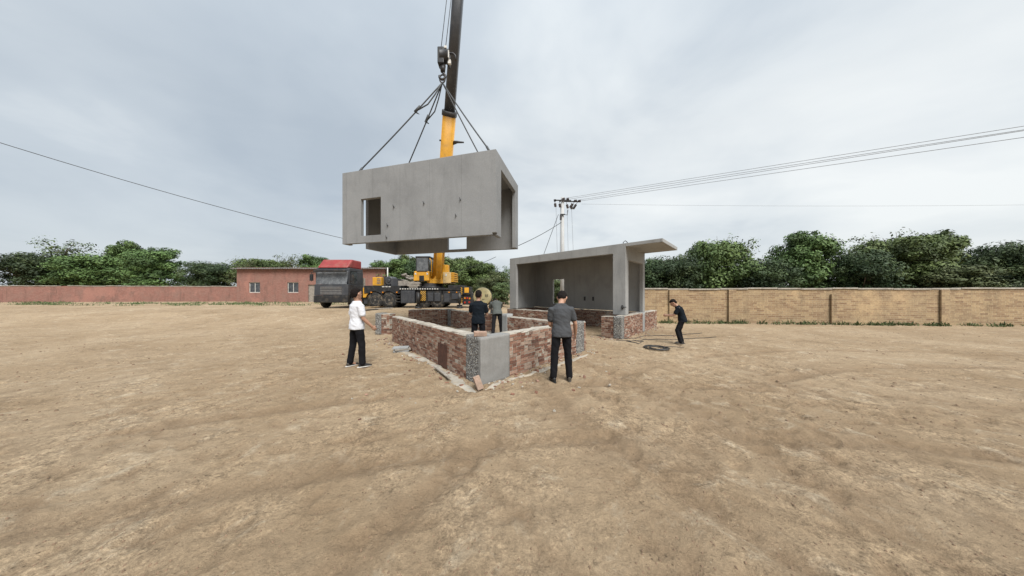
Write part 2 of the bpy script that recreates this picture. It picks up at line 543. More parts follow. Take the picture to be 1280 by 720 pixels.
# ------------------------------------------------------------------ world, sun, camera
def make_world():
    w = bpy.data.worlds.new('World')
    sc.world = w
    w.use_nodes = True
    nt = w.node_tree
    t = NT(nt)
    bg = nt.nodes['Background']
    sky = t.n('ShaderNodeTexSky', sky_type='NISHITA')
    sky.sun_disc = False
    sky.sun_elevation = rad(52); sky.sun_rotation = rad(158)
    sky.dust_density = 3.0; sky.air_density = 1.2
    tc = t.n('ShaderNodeTexCoord')
    sep = t.n('ShaderNodeSeparateXYZ')
    t.link(tc.outputs['Generated'], sep.inputs[0])
    zc = t.math('MAXIMUM', sep.outputs['Z'], 0.0)
    den = t.math('ADD', zc, .22)
    cmb = t.n('ShaderNodeCombineXYZ')
    t.link(t.math('DIVIDE', sep.outputs['X'], den), cmb.inputs[0])
    t.link(t.math('DIVIDE', sep.outputs['Y'], den), cmb.inputs[1])
    big = t.noise(cmb.outputs[0], .55, 5, .5, .5)
    med = t.noise(cmb.outputs[0], 1.7, 6, .55, .4)
    f = t.math('MULTIPLY_ADD', big, .75, t.math('MULTIPLY', med, .25))
    # thinner cloud to the right
    f = t.math('MULTIPLY_ADD', sep.outputs['X'], .17, f)
    cloud = t.ramp(f, [(.34, (4.9, 5.6, 6.35)), (.46, (6.1, 6.75, 7.35)), (.55, (7.9, 8.4, 8.7)), (.68, (9.6, 9.9, 9.9))])
    haze = t.ramp(zc, [(0.0, 1.0), (.28, 0.0)])
    cloud = t.mix(t.math('MULTIPLY', haze, .45), cloud, (8.0, 8.5, 8.7))
    zen = t.ramp(zc, [(.45, .333), (.74, .38), (.88, .6), (1.0, .75)])
    zen3 = t.mix(1.0, zen, (3.0, 3.0, 3.0), 'MULTIPLY')
    cloud = t.mix(1.0, cloud, zen3, 'MULTIPLY')
    back = t.n('ShaderNodeMapRange')
    t.link(sep.outputs['Y'], back.inputs[0])
    for i_, v_ in ((1, -.75), (2, -.05), (3, .62), (4, 1.0)):
        back.inputs[i_].default_value = v_
    bk = t.n('ShaderNodeCombineXYZ')
    for i_ in range(3):
        t.link(back.outputs[0], bk.inputs[i_])
    cloud = t.mix(1.0, cloud, bk.outputs[0], 'MULTIPLY')
    col = t.mix(.9, sky.outputs['Color'], cloud)
    t.link(col, bg.inputs['Color'])
    bg.inputs['Strength'].default_value = .085
make_world()
for nd in sc.world.node_tree.nodes:
    if nd.bl_idname == 'ShaderNodeMix':
        nd.clamp_result = False; nd.clamp_factor = True

sun = bpy.data.lights.new('sun', 'SUN')
sun.energy = 3.5; sun.angle = rad(32); sun.color = (1.0, .985, .955)
so = bpy.data.objects.new('sun', sun)
COL.objects.link(so)
so.rotation_euler = (rad(38), 0, rad(22))

cam = bpy.data.cameras.new('camera')
cam.sensor_width = 36; cam.lens = F / 1280 * 36
cam.shift_y = (HZ - 360) / 1280
cam.clip_start = .05; cam.clip_end = 3000
co = bpy.data.objects.new('camera', cam)
COL.objects.link(co)
co.location = (0, 0, CAMH); co.rotation_euler = (rad(90), 0, 0)
sc.camera = co
sc.view_settings.view_transform = 'Standard'
sc.view_settings.look = 'None'
sc.view_settings.exposure = .28
sc.view_settings.gamma = 1
sc.render.engine = 'CYCLES'
sc.cycles.max_bounces = 6
sc.cycles.diffuse_bounces = 1
sc.cycles.use_denoising = True

# ------------------------------------------------------------------ ground
def axis(lo, hi, step, far):
    n = int(round((hi - lo) / step))
    c = [lo + (hi - lo) * i / n for i in range(n + 1)]
    d, x, pos = step, hi, []
    while x < far:
        d *= 1.22; x += d; pos.append(min(x, far))
    d, x, neg = step, lo, []
    while x > -far:
        d *= 1.22; x -= d; neg.append(max(x, -far))
    return neg[::-1] + c + pos

def make_ground():
    xs, ys = axis(-6, 6.6, .042, 900), axis(1.2, 10, .042, 900)
    me = bpy.data.meshes.new('ground')
    nx, ny = len(xs), len(ys)
    me.from_pydata([(x, y, ground_z(x, y)) for y in ys for x in xs], [],
                   [(j * nx + i, j * nx + i + 1, (j + 1) * nx + i + 1, (j + 1) * nx + i) for j in range(ny - 1) for i in range(nx - 1)])
    me.polygons.foreach_set('use_smooth', [True] * len(me.polygons))
    me.materials.append(M['ground'])
    me.attributes.new('rut', 'FLOAT', 'POINT').data.foreach_set('value', [rut_at(x, y)[1] for y in ys for x in xs])
    o = bpy.data.objects.new('ground', me)
    COL.objects.link(o)
    tag(o, 'trampled sandy brown bare earth of the building site', 'ground', kind='structure')
make_ground()

def pebbles():
    rnd = random.Random(5)
    mb = MB()
    for i in range(2600):
        Y = 1.6 + 10 * rnd.random() ** 1.6
        X = (rnd.random() * 2 - 1) * (1.2 + Y * 1.7)
        s = rnd.choice((.004, .006, .008, .012, .012, .02)) * (.7 + .6 * rnd.random())
        if Y < 3.2: s = min(s, .009)
        z = ground_z(X, Y)
        b = len(mb.v)
        n = 6
        for k in range(n):
            a = 2 * math.pi * k / n + rnd.random() * .6
            rr = s * (.7 + .5 * rnd.random())
            mb.v.append(Vector((X + rr * math.cos(a), Y + rr * math.sin(a) * 1.2, z - .003)))
        for k in range(n):
            a = 2 * math.pi * k / n + .3
            rr = s * .6 * (.7 + .5 * rnd.random())
            mb.v.append(Vector((X + rr * math.cos(a), Y + rr * math.sin(a), z + s * (.6 + .4 * rnd.random()))))
        r = rnd.random()
        mb.join(b, b + n, n, 0, r)
        mb.cap(b + n, n, False, 0, r)
    o = mb.build('gravel', [M['clod'], M['mortar']])
    tag(o, 'small stones and dry clods strewn over the earth', 'gravel', kind='stuff')
M['clod'] = plain('dry_clod', (.20, .135, .085), .95, .35, 20)
pebbles()

# ------------------------------------------------------------------ brickwork
def brickwork(mb, x0, x1, y0, y1, z0, z1, seed, faces='fb', ch=.067, header=.74, cap=True, base=0):
    """laid bricks in a mortar core; x along the wall, y through it. material base = mortar, +1 = brick, +2 = cap"""
    rnd = random.Random(seed)
    ins = .007
    top = z1 - (.022 if cap else 0)
    mb.box(x0 + ins, y0 + ins, z0, x1 - ins, y1 - ins, top - .004, base)
    n = max(1, int(round((top - z0) / ch)))
    ch = (top - z0) / n
    half = (y1 - y0) / 2 - .004
    for k in range(n):
        za, zb = z0 + k * ch + .006, z0 + (k + 1) * ch - .006
        for side in faces:
            x = x0 - rnd.random() * .03
            while x < x1 - .03:
                L = .115 if rnd.random() < header else .235
                L *= .93 + .14 * rnd.random()
                xa, xb = max(x, x0), min(x + L, x1)
                x += L + .014
                if xb - xa < .03: continue
                pr = rnd.gauss(0, .0035)
                j = lambda s: rnd.gauss(0, s)
                if side == 'f': ya, yb = y0 + pr, y0 + half
                else: ya, yb = y1 - half, y1 - pr
                dz = j(.0025); w = rnd.random()
                p = []
                for zz in (za, zb):
                    for xx, yy in ((xa, ya), (xb, ya), (xb, yb), (xa, yb)):
                        p.append((xx + j(.003), yy + (j(.0025)), zz + dz + j(.0025)))
                mb.hexa(p, base + 1, w)
    if cap:
        m = max(2, int((x1 - x0) / .18))
        pv = None
        for i in range(m + 1):
            xx = x0 + (x1 - x0) * i / m
            b = len(mb.v)
            e = rnd.gauss(0, .006)
            mb.v += [Vector((xx, y0 + .004 + rnd.gauss(0, .006), top - .006)), Vector((xx, y0 + .02 + rnd.gauss(0, .01), z1 + e)),
                     Vector((xx, y1 - .02 + rnd.gauss(0, .01), z1 + e)), Vector((xx, y1 - .004 + rnd.gauss(0, .006), top - .006))]
            if pv is not None:
                for a in range(3):
                    mb.quad((pv + a, b + a, b + a + 1, pv + a + 1), base + 2)
            else:
                mb.quad((b, b + 1, b + 2, b + 3), base + 2)
            pv = b
        mb.quad((pv + 3, pv + 2, pv + 1, pv), base + 2)

BM = [M['mortar'], M['brick'], M['cap']]

def brick_part(parent, name, p0, p1, T, z0, z1, seed, side=1, label=None, top=None, **kw):
    """wall from p0 to p1 (ground points); thickness goes to the left of the direction for side=1"""
    p0, p1 = Vector(p0[:2]), Vector(p1[:2])
    d = p1 - p0
    L = d.length
    u = d / L
    n = Vector((-u.y, u.x)) * side
    mb = MB()
    brickwork(mb, 0, L, 0, T, z0, z1, seed, **kw)
    if side < 0:
        mb.f = [f[::-1] for f in mb.f]
    o = mb.build(name, BM, parent, A=aff((p0.x, p0.y, 0), u, n))
    if label: o['label'] = label
    return o

def rough_box(mb, x0, x1, y0, y1, z0, z1, amp=.006, seed=0, n=10, mi=0):
    """concrete cast against the earth: a box with subdivided, uneven faces"""
    bm = bmesh.new()
    bmesh.ops.create_cube(bm, size=1)
    bmesh.ops.subdivide_edges(bm, edges=bm.edges[:], cuts=n, use_grid_fill=True)
    b = len(mb.v)
    for v in bm.verts:
        q = Vector((x0 + (v.co.x + .5) * (x1 - x0), y0 + (v.co.y + .5) * (y1 - y0), z0 + (v.co.z + .5) * (z1 - z0)))
        q += Vector((mnoise.noise(q * 9 + Vector((seed, 0, 0))), mnoise.noise(q * 9 + Vector((0, seed, 5))), mnoise.noise(q * 9 + Vector((3, 0, seed))))) * amp
        mb.v.append(q)
    for f in bm.faces:
        mb.quad([b + v.index for v in f.verts], mi, .5, True)
    bm.free()

A0 = gp(600, 482); B0 = gp(490, 426); C0 = gp(732, 438)
WH = .855
U1 = unit(B0.x - A0.x, B0.y - A0.y)      # along the left wall, away
U2 = unit(C0.x - A0.x, C0.y - A0.y)      # along the right wall, away

def foundation():
    root = empty('brick_foundation', (A0.x, A0.y, 0), 'roofless waist high brick foundation with grey concrete at its near corner', 'foundation')
    L1 = (B0 - A0).length
    L2 = (C0 - A0).length
    T = .27
    # corner column: left face exposed stones, right face smooth
    mb = MB()
    rough_box(mb, .055, .52, 0, T + .005, -.05, WH + .004, .014, 3, 14)
    mb.build('stony_column', M['agg'], root, A=aff((A0.x, A0.y, 0), U1, U2))['label'] = 'corner column of exposed grey gravel'
    mb = MB()
    rough_box(mb, -.004, .78, -.012, .052, -.05, WH + .006, .009, 8, 16)
    rough_box(mb, T + .022, .774, .045, T - .004, -.05, WH + .001, .004, 8, 6)
    mb.build('smooth_column', M['conc_rough'], root, A=aff(A0, U2, U1))['label'] = 'plastered grey concrete column at the near corner'
    # left wall
    sA = A0.to_2d() + Vector(U1) * .525
    sB = A0.to_2d() + Vector(U1) * L1
    brick_part(root, 'brick_wall', sA, sB, T, -.05, WH, 11, side=-1)
    # right wall
    e1 = L2 - .55
    brick_part(root, 'brick_wall', A0.to_2d() + Vector(U2) * .785, A0.to_2d() + Vector(U2) * e1, T, -.05, WH, 12, side=1)
    mb = MB()
    rough_box(mb, e1 + .003, L2 - .11, -.012, T + .01, -.05, WH + .01, .012, 9, 12)
    mb.build('stony_column', M['agg'], root, A=aff(A0, U2, U1))
    brick_part(root, 'brick_wall', A0.to_2d() + Vector(U2) * (L2 - .107), A0.to_2d() + Vector(U2) * L2, T, -.05, WH - .01, 13, side=1)
    # right side wall going back, then the door gap
    U3 = unit(-.655, .755)
    n3 = (-U3[1], U3[0])
    c = C0.to_2d() + Vector((-.12, .1)) + Vector(U2) * 0
    brick_part(root, 'brick_wall', c + Vector(U3) * .3, c + Vector(U3) * 3.05, T, -.05, WH - .06, 14, side=1)
    mb = MB()
    rough_box(mb, 3.055, 3.36, -.008, T + .008, -.05, WH + .03, .006, 5, 8)
    mb.build('concrete_pier', M['conc_old'], root, A=aff((c.x, c.y, 0), U3, n3))
    brick_part(root, 'brick_wall', c + Vector(U3) * 4.25, c + Vector(U3) * 7.4, T, -.05, WH - .02, 15, side=1)
    mb = MB()
    rough_box(mb, 7.405, 7.72, -.01, T + .01, -.05, WH, .01, 6, 8)
    D = c + Vector(U3) * 7.72
    mb.build('stony_column', M['agg'], root, A=aff((c.x, c.y, 0), U3, n3))
    brick_part(root, 'brick_wall', D + Vector((-.02, .1)), (-5.0, 13.15), T, -.05, WH, 16, side=-1)
    # rusty plate let into the left wall, near the corner
    mb = MB()
    s0, s1 = solve_s(559, A0, U1), solve_s(548, A0, U1)
    mb.box(s0, -.016, .02, s1, -.004, .52)
    mb.build('rusty_plate', M['iron_rust'], root, A=aff(A0, U1, U2))
    # cement screed inside
    mb = MB()
    rough_box(mb, T + .05, L1 + .4, T + .05, L2 - .4, -.1, .1, .01, 2, 20)
    mb.build('floor_screed', M['cement'], root, A=aff(A0, U1, U2))
foundation()

def stub():
    p = gp(487, 418)
    root = empty('brick_pier', (p.x, p.y, 0), 'short stub of brick wall with a grey concrete end, left of the long brick foundation', 'brick pier')
    u = Vector(U1)
    q = p.to_2d()
    brick_part(root, 'brick_wall', q - Vector((.36, -.05)), q, .42, -.05, .83, 31, side=1, header=.6)
    mb = MB()
    rough_box(mb, -.62, -.364, 0, .44, -.05, .85, .012, 3, 8)
    mb.build('concrete_end', M['agg'], root, A=aff((q.x, q.y, 0), unit(1, -.12), unit(.12, 1)))
stub()

def mound(name, path, width, h, label, cat, seed, mat=None):
    """a low ragged spill that follows the ground"""
    rnd = random.Random(seed)
    mb = MB()
    pts = [Vector(p[:2]) for p in path]
    cum = [0]
    for a, b in zip(pts, pts[1:]): cum.append(cum[-1] + (b - a).length)
    n = max(6, int(cum[-1] / .06)); m = 9
    prev = None
    for i in range(n + 1):
        s = cum[-1] * i / n
        k = max(j for j in range(len(cum) - 1) if cum[j] <= s + 1e-9)
        f = (s - cum[k]) / (cum[k + 1] - cum[k])
        c = pts[k].lerp(pts[k + 1], f)
        d = (pts[k + 1] - pts[k]).normalized()
        nn = Vector((-d.y, d.x))
        end = min(1, min(i, n - i) / 4 + .15)
        w = width * (.65 + .7 * abs(mnoise.noise((s * 3, seed, 0))) + .4 * mnoise.noise((s * 9, seed, 4))) * end
        b = len(mb.v)
        for j in range(m):
            a = (j / (m - 1) * 2 - 1)
            wj = w * (1 + .25 * mnoise.noise((s * 6, a * 2, seed)))
            q = c + nn * (a * wj / 2)
            hh = h * max(0, 1 - a * a) * (.5 + .8 * abs(mnoise.noise((q.x * 7, q.y * 7, seed))))
            mb.v.append(Vector((q.x, q.y, ground_z(q.x, q.y) + hh * end + (.004 if abs(a) < .99 else -.01))))
        if prev is not None:
            for j in range(m - 1):
                mb.quad((prev + j, prev + j + 1, b + j + 1, b + j), 0, .5, True)
        prev = b
    o = mb.build(name, mat or M['cement'])
    return tag(o, label, cat)

mound('cement_spill', [gp(536, 452), gp(556, 464), gp(578, 481), gp(596, 490)], .26, .022, 'grey cement spilt along the foot of the foundation left of its near corner', 'cement spill', 3)
mound('cement_spill', [gp(606, 486), gp(640, 473), gp(680, 462), gp(735, 443)], .17, .016, 'strip of grey cement along the foot of the foundation behind the man in grey', 'cement spill', 7)
mound('cement_spill', [gp(500, 437), gp(518, 445), gp(537, 453)], .25, .03, 'pale mortar crumbs along the far foot of the left foundation wall', 'cement spill', 5)

def block(name, c, size, rot, mat, label, cat, group=None, rnd=.5, bevel=.006):
    mb = MB()
    mb.obox((0, 0, 0), size, None, 0, rnd)
    o = mb.build(name, mat, bevel=bevel)
    o.location = c; o.rotation_euler = rot
    return tag(o, label, cat, group)

# loose pieces
q = A0.to_2d() + Vector(U1) * .13 + Vector(U2) * .12
block('loose_brick', (q.x - .02, q.y + .02, WH + .052), (.24, .12, .085), (rad(3), rad(2), rad(10)), M['brick'], 'pale brick lying on top of the near foundation corner', 'brick', rnd=.85)
p = gp(597, 485)
block('broken_brick', (p.x + .01, p.y - .02, .10), (.11, .10, .24), (rad(-14), rad(-17), rad(25)), M['brick'], 'pale broken brick leaning against the foot of the near foundation corner', 'brick', rnd=.88)
for k, (dx, dz, rz) in enumerate(((0, .025, .3), (.03, .068, .42), (-.02, .105, .25))):
    p = gp(502, 439)
    block('concrete_tile', (p.x + dx, p.y, dz), (.42, .30, .038), (0, 0, rz), M['timber_grey'] if k == 1 else M['conc_old'],
          ('lowest of three flat slabs on the ground by the left foundation wall', 'middle of three flat slabs on the ground by the left foundation wall',
           'topmost of three flat slabs on the ground by the left foundation wall')[k], 'slab', 'flat slabs stacked by the wall', bevel=.004)
# plank by the truck
for k, (xa, xb, yy, lab) in enumerate(((452, 472, 391, 'dark plank lying on the earth before the truck wheels, left of the pale plank'), (470, 490, 390, 'pale plank lying on the earth before the truck wheels'),
                                       (456, 480, 388, 'plank lying nearest to the front truck wheel'))):
    a, b = gp(xa, yy + 1.2, .32), gp(xb, yy, .32)
    c = (a + b) / 2; d = b - a
    block('plank', (c.x, c.y, ground_z(c.x, c.y) + .04 + .02 * k), (d.length, .24, .05), (0, 0, math.atan2(d.y, d.x)), M['timber_grey'] if k == 1 else M['steel_dark'] if k == 0 else M['timber'],
          lab, 'plank', 'planks by the truck')
p = gp(568, 474); p2 = gp(551, 461)
d = p - p2
block('batten', ((p.x + p2.x) / 2 - .10, (p.y + p2.y) / 2 - .06, .06), (d.length * 1.1, .06, .025), (0, 0, math.atan2(d.y, d.x)), M['timber_grey'], 'thin pale batten lying in the cement at the foot of the left wall', 'batten')

# ------------------------------------------------------------------ suspended box
SB_O = Vector((-.514, 8.74, 3.556))
SB_U = unit(-.9596, .2814); SB_V = unit(.25, .968)
SB_L, SB_D, SB_H, SB_T = 6.3, 3.1, 2.75, .15

def hung_box():
    z0 = SB_O.z
    root = empty('concrete_box', (SB_O.x + SB_U[0] * 3.15 + SB_V[0] * 1.5, SB_O.y + SB_U[1] * 3.15 + SB_V[1] * 1.5, z0),
                 'grey precast concrete room unit hanging in the air from crane slings', 'concrete box', 'precast concrete room units')
    L, D, H, T = SB_L, SB_D, SB_H, SB_T
    def sn(x): return solve_s(x, SB_O, SB_U)
    def zat(x, y):
        s = sn(x); Y = SB_O.y + SB_U[1] * s
        return CAMH - (y - HZ) * Y / F - z0
    w0, w1 = sn(475.8), sn(451)
    wz0, wz1 = zat(462, 294.2), zat(464, 247.5)
    # far wall opening
    off = (SB_V[0] * (D - T), SB_V[1] * (D - T))
    f0, f1 = solve_s(583, SB_O, SB_U, off), solve_s(559.5, SB_O, SB_U, off)
    Yf = SB_O.y + off[1] + SB_U[1] * (f0 + f1) / 2
    fz1 = 1.15
    fz0 = CAMH - (311.5 - HZ) * Yf / F - z0
    # ends
    e0, e1, ez = .58, D - .45, H - .42
    l0, l1, lz = .35, 1.17, 2.2
    xs = sorted({0, .13, T, f0, f1, w0, w1, L - T, L})
    ys = sorted({0, T, e0, e1, l0, l1, D - T, D})
    zs = sorted({0, .07, fz0, fz1, wz0, wz1, ez, lz, H - .16, H})
    def occ(x, y, z):
        if z > H - .16: return True
        if x < .13 and y < T and z < .07: return False
        if y < T: return not (w0 < x < w1 and wz0 < z < wz1)
        if y > D - T: return not (f0 < x < f1 and fz0 < z < fz1)
        if x < T: return not (e0 < y < e1 and z < ez)
        if x > L - T: return not (l0 < y < l1 and z < lz)
        return False
    mb = MB()
    mb.solid(xs, ys, zs, occ)
    A = aff(SB_O, SB_U, SB_V)
    mb.f = [f[::-1] for f in mb.f]
    mb.build('shell', M['conc'], root, A=A, bevel=.012)
    # broken lower corner: exposed chips
    # roof lifting loops
    pts = []
    for s, t in ((.34, .35), (.95, D - .9), (L - .35, .42), (L - .5, D - .55)):
        b = A(Vector((s, t, H)))
        mb = MB()
        mb.tube([b + Vector((-.09, 0, -.03)), b + Vector((-.08, 0, .10)), b + Vector((0, 0, .17)), b + Vector((.08, 0, .10)), b + Vector((.09, 0, -.03))], .014, 6)
        mb.build('lifting_loop', M['steel_dark'], root)
        pts.append(b + Vector((0, 0, .16)))
    # embedded bolts and sockets on the face
    for x, y in ((492.5, 259), (530, 254.5), (575.5, 250), (484.8, 282.2), (483.5, 297.3), (570, 270)):
        s = sn(x); z = zat(x, y)
        c = A(Vector((s, -.005, z)))
        mb = MB()
        mb.tube([c + Vector((0, .02, 0)), c + Vector((.0, -.05, .0))], .020, 8)
        mb.tube([c + Vector((0, -.03, 0)), c + Vector((-.02, -.05, .07))], .010, 6)
        mb.build('socket', M['steel_dark'], root)
    return pts
LOOPS = hung_box()

HOOK = px(553, 100, 11.0)

def slings():
    ring = HOOK
    root = empty('lifting_sling', ring, 'four legged wire rope sling from the hook down to the hanging concrete box', 'sling')
    mb = MB()
    pts = [ring + Vector((.11 * math.cos(a), 0, .16 * math.sin(a) + .05)) for a in [i * math.pi / 8 for i in range(17)]]
    mb.tube(pts, .030, 8, caps=False)
    mb.build('ring', M['steel_dark'], root)
    for k, e in enumerate(LOOPS):
        mb = MB()
        d = e - ring
        st = ring + Vector((0, 0, -.1))
        sag = [st.lerp(e, i / 10) + Vector((0, 0, -.05 * math.sin(math.pi * i / 10))) for i in range(11)]
        if k >= 2:
            # shortened leg: the grab hook and a slack loop
            mb.tube(sag, .026, 7)
            f = .30
            h = st.lerp(e, f)
            side = Vector((.10, 0, -.06))
            mb.tube([st, st.lerp(e, .12) + side * 1.0, st.lerp(e, .22) + side * 1.5, h + side * .4], .026, 6)
            mb.tube([h - d.normalized() * .16, h + d.normalized() * .16], .055, 7)
            mb.tube([h, h + Vector((-.08, 0, -.14)), h + Vector((.06, 0, -.20)), h + d.normalized() * .12], .022, 6)
        else:
            mb.tube(sag, .026, 7)
        mb.tube([e + Vector((0, 0, -.03)), e + (st - e).normalized() * .25], .042, 7)
        mb.build('sling_leg', M['rope'], root)
slings()

# ------------------------------------------------------------------ crane
CY = 20.5
TIP = px(576, -52, 11.6)
FOOT = px(547, 347, CY + 1.25)

def pbox(mb, x0, y0, x1, y1, Y, depth, mi=0):
    a, b = px(x0, y1, Y), px(x1, y0, Y)
    mb.box(a.x, Y, a.z, b.x, Y + depth, b.z, mi)

def wheel_part(root, c, R, W, toward=-1, tyre='tyre', rim='rim', hub=True):
    """wheel on an axis along world y (or given), facing the camera"""
    ax = Vector((0, toward, 0))
    mb = MB()
    w = W / 2
    mb.lathe([(-w, R * .62), (-w, R * .9), (-w * .75, R * .985), (-w * .3, R), (w * .3, R), (w * .75, R * .985), (w, R * .9), (w * .98, R * .60)], c, ax, 28)
    for i in range(22):
        a = 2 * math.pi * i / 22
        d = Vector((math.cos(a), 0, math.sin(a)))
        mb.obox(Vector(c) + d * R * 1.0, (.05, W * .9, .09), Matrix(((d.x, 0, -d.z), (0, 1, 0), (d.z, 0, d.x))))
    t = mb.build('wheel', M[tyre], root)
    mb = MB()
    mb.lathe([(w * .2, R * .60), (w * .96, R * .60), (w * 1.0, R * .54), (w * .55, R * .46), (w * .35, R * .3), (w * .8, R * .24), (w * .85, R * .15), (w * 1.0, R * .13)], c, ax, 24)
    for i in range(10):
        a = 2 * math.pi * i / 10
        p = Vector(c) + ax * (w * .55) + Vector((math.cos(a), 0, math.sin(a))) * R * .38
        mb.tube([p, p + ax * .05], .022, 6)
    mb.build('rim', M[rim], t)
    return t

def boom_section(mb, a, b, wa, wb, n=12):
    """rounded box tube from a to b"""
    d = (b - a).normalized()
    side = d.cross(Vector((0, -1, 0)).cross(d)).normalized()
    x = Vector((1, 0, 0)); x = (x - d * x.dot(d)).normalized()
    y = d.cross(x).normalized()
    rings = []
    for c, w in ((a, wa), (b, wb)):
        bidx = len(mb.v)
        for i in range(24):
            t = 2 * math.pi * i / 24
            cx, sx = math.cos(t), math.sin(t)
            k = .5 * w / (abs(cx) ** 4 + abs(sx) ** 4) ** .25
            mb.v.append(c + x * cx * k + y * sx * k * 1.12)
        rings.append(bidx)
    mb.join(rings[0], rings[1], 24)
    mb.cap(rings[0], 24, True); mb.cap(rings[1], 24, False)

def crane():
    gz = .55
    root = empty('crane_truck', (px(522, 384, CY).x, CY + 1.3, gz), 'yellow and black mobile truck crane with raised telescopic boom behind the brick foundation', 'crane truck')
    # chassis
    mb = MB()
    pbox(mb, 455, 357, 501, 366.5, CY + .15, 2.3)
    pbox(mb, 500, 361.5, 578, 372, CY + .25, 2.1)
    pbox(mb, 498, 360.0, 560, 362.2, CY - .02, 2.55)
    pbox(mb, 533, 363.5, 552, 377.5, CY + .06, .5)
    pbox(mb, 553.2, 364.0, 577, 379, CY + .03, .6)
    pbox(mb, 560, 356.5, 578, 363, CY + .2, 2.1)
    pbox(mb, 461, 366, 500, 372, CY + .9, .9)
    # mudguards over the two front axles
    for xc in (469, 486.5):
        c = px(xc, 375, CY + .1)
        for i in range(9):
            a0, a1 = rad(15 + 150 * i / 9), rad(15 + 150 * (i + 1) / 9)
            R = .68
            p = [(c.x + R * math.cos(a), c.z + R * math.sin(a)) for a in (a0, a1)]
            q = [(c.x + (R + .03) * math.cos(a), c.z + (R + .03) * math.sin(a)) for a in (a0, a1)]
            y0, y1 = CY + .02, CY + .55
            mb.hexa(((p[0][0], y0, p[0][1]), (p[1][0], y0, p[1][1]), (p[1][0], y1, p[1][1]), (p[0][0], y1, p[0][1]),
                     (q[0][0], y0, q[0][1]), (q[1][0], y0, q[1][1]), (q[1][0], y1, q[1][1]), (q[0][0], y1, q[0][1])))
    # ladder steps and pipes between wheels and box
    for i in range(4):
        pbox(mb, 494.5, 366 + i * 3.6, 500, 367 + i * 3.6, CY + .02, .3)
    mb.build('chassis', M['black'], root, bevel=.015)
    # white marks along the frame
    for xa, xb in ((477.5, 480.5), (481.8, 484.6), (485.6, 488.2)):
        mb = MB(); pbox(mb, xa, 357.9, xb, 358.9, CY + .135, .02)
        mb.build('white_mark', M['white_metal'], root)
    for i in range(16):
        mb = MB(); pbox(mb, 499.5 + i * 3.1, 360.5, 501.2 + i * 3.1, 361.7, CY - .035, .02)
        mb.build('white_mark', M['white_metal'], root)
    # tool box with ribs
    mb = MB()
    pbox(mb, 501, 363, 518.5, 379, CY - .01, .55)
    for i in range(4):
        pbox(mb, 502 + i * 4.2, 364.2, 505.4 + i * 4.2, 378.2, CY - .03, .03)
    mb.build('tool_box', M['charcoal'], root, bevel=.012)
    for xa, xb, ya, yb, mt in ((534.5, 541.5, 366, 376.5, 'charcoal'), (543, 550.5, 366, 376.5, 'charcoal'), (555, 562, 367, 377.5, 'charcoal'), (564.5, 575.5, 367, 374, 'charcoal'), (520, 524, 365, 378, 'steel_dark')):
        mb = MB(); pbox(mb, xa, ya, xb, yb, CY - .04, .10)
        mb.build('side_locker', M[mt], root, bevel=.02)
    for xa in (463, 477.5, 495, 560.5, 570):
        mb = MB(); pbox(mb, xa, 364.6, xa + 1.5, 366.0, CY - .06, .12)
        mb.build('marker_lamp', M['lamp_amber'], root)
    rh = random.Random(9)
    for i in range(7):
        xa = 523 + rh.random() * 34
        a_ = px(xa, 357 + rh.random() * 3, CY + .1); b_ = px(xa + 4 + rh.random() * 9, 358 + rh.random() * 3, CY + .1)
        mb = MB(); mb.tube(catenary(a_, b_, .10 + .1 * rh.random(), 8), .022, 6)
        mb.build('hydraulic_hose', M['wire'], root)
    mb = MB(); pbox(mb, 576, 359.0, 577.8, 379, CY - .06, .06)
    mb.build('hazard_board', M['stripe'], root)
    # striped outrigger board
    mb = MB()
    pbox(mb, 525.5, 363.5, 532, 376, CY - .10, .06)
    mb.build('hazard_board', M['stripe'], root)
    # outrigger jacks
    for xj, Yj in ((523, CY - .5), (574.5, CY - .5), (523, CY + 3.0), (574.5, CY + 3.0)):
        mb = MB()
        c = px(xj, 370, Yj)
        mb.box(c.x - .12, Yj if Yj < CY + 1 else CY + 2.2, c.z - .12, c.x + .12, CY + .5 if Yj < CY + 1 else Yj, c.z + .12)
        g = ground_z(c.x, Yj)
        mb.tube([(c.x, Yj, c.z + .22), (c.x, Yj, g + .35)], .11, 10)
        mb.tube([(c.x, Yj, g + .4), (c.x, Yj, g + .1)], .06, 10)
        mb.tube([(c.x, Yj, g + .12), (c.x, Yj, g + .0)], .24, 14)
        mb.build('outrigger', M['black'], root)
    # wheels
    for xw in (469, 486.5, 529.5, 547):
        for Yw, tw in ((CY + .28, -1), (CY + 2.2, 1)):
            c = px(xw, 384.4, CY + .1)
            wheel_part(root, (c.x, Yw, .55 + .585), .59, .42, tw)
    # front bumper
    mb = MB()
    pbox(mb, 453.5, 359.5, 461, 372, CY + .2, 2.2)
    mb.build('front_bumper', M['yellow'], root, bevel=.03)
    mb = MB()
    pbox(mb, 454.5, 372, 460, 380, CY + .35, 1.9)
    mb.build('underrun_bar', M['charcoal'], root, bevel=.02)
    # deck gear
    mb = MB()
    pbox(mb, 465.5, 346.5, 476.5, 357, CY + .6, 1.0)
    mb.build('engine_cover', M['yellow'], root, bevel=.03)
    mb = MB()
    for i in range(4):
        pbox(mb, 471, 348 + i * 2, 476, 349 + i * 2, CY + .585, .03)
    mb.build('grille', M['steel'], root)
    mb = MB()
    c = px(486, 351, CY + .9)
    mb.lathe([(0, .28), (.04, .36), (.9, .36), (.94, .28)], c, (0, 1, 0), 20)
    mb.lathe([(0, .1), (.02, .13), (.06, .13)], c + Vector((0, -.06, 0)), (0, 1, 0), 12)
    pbox(mb, 478, 346, 484, 357, CY + 1.0, .9)
    pbox(mb, 489, 348, 497, 357, CY + .8, 1.2)
    mb.build('air_tank', M['charcoal'], root)
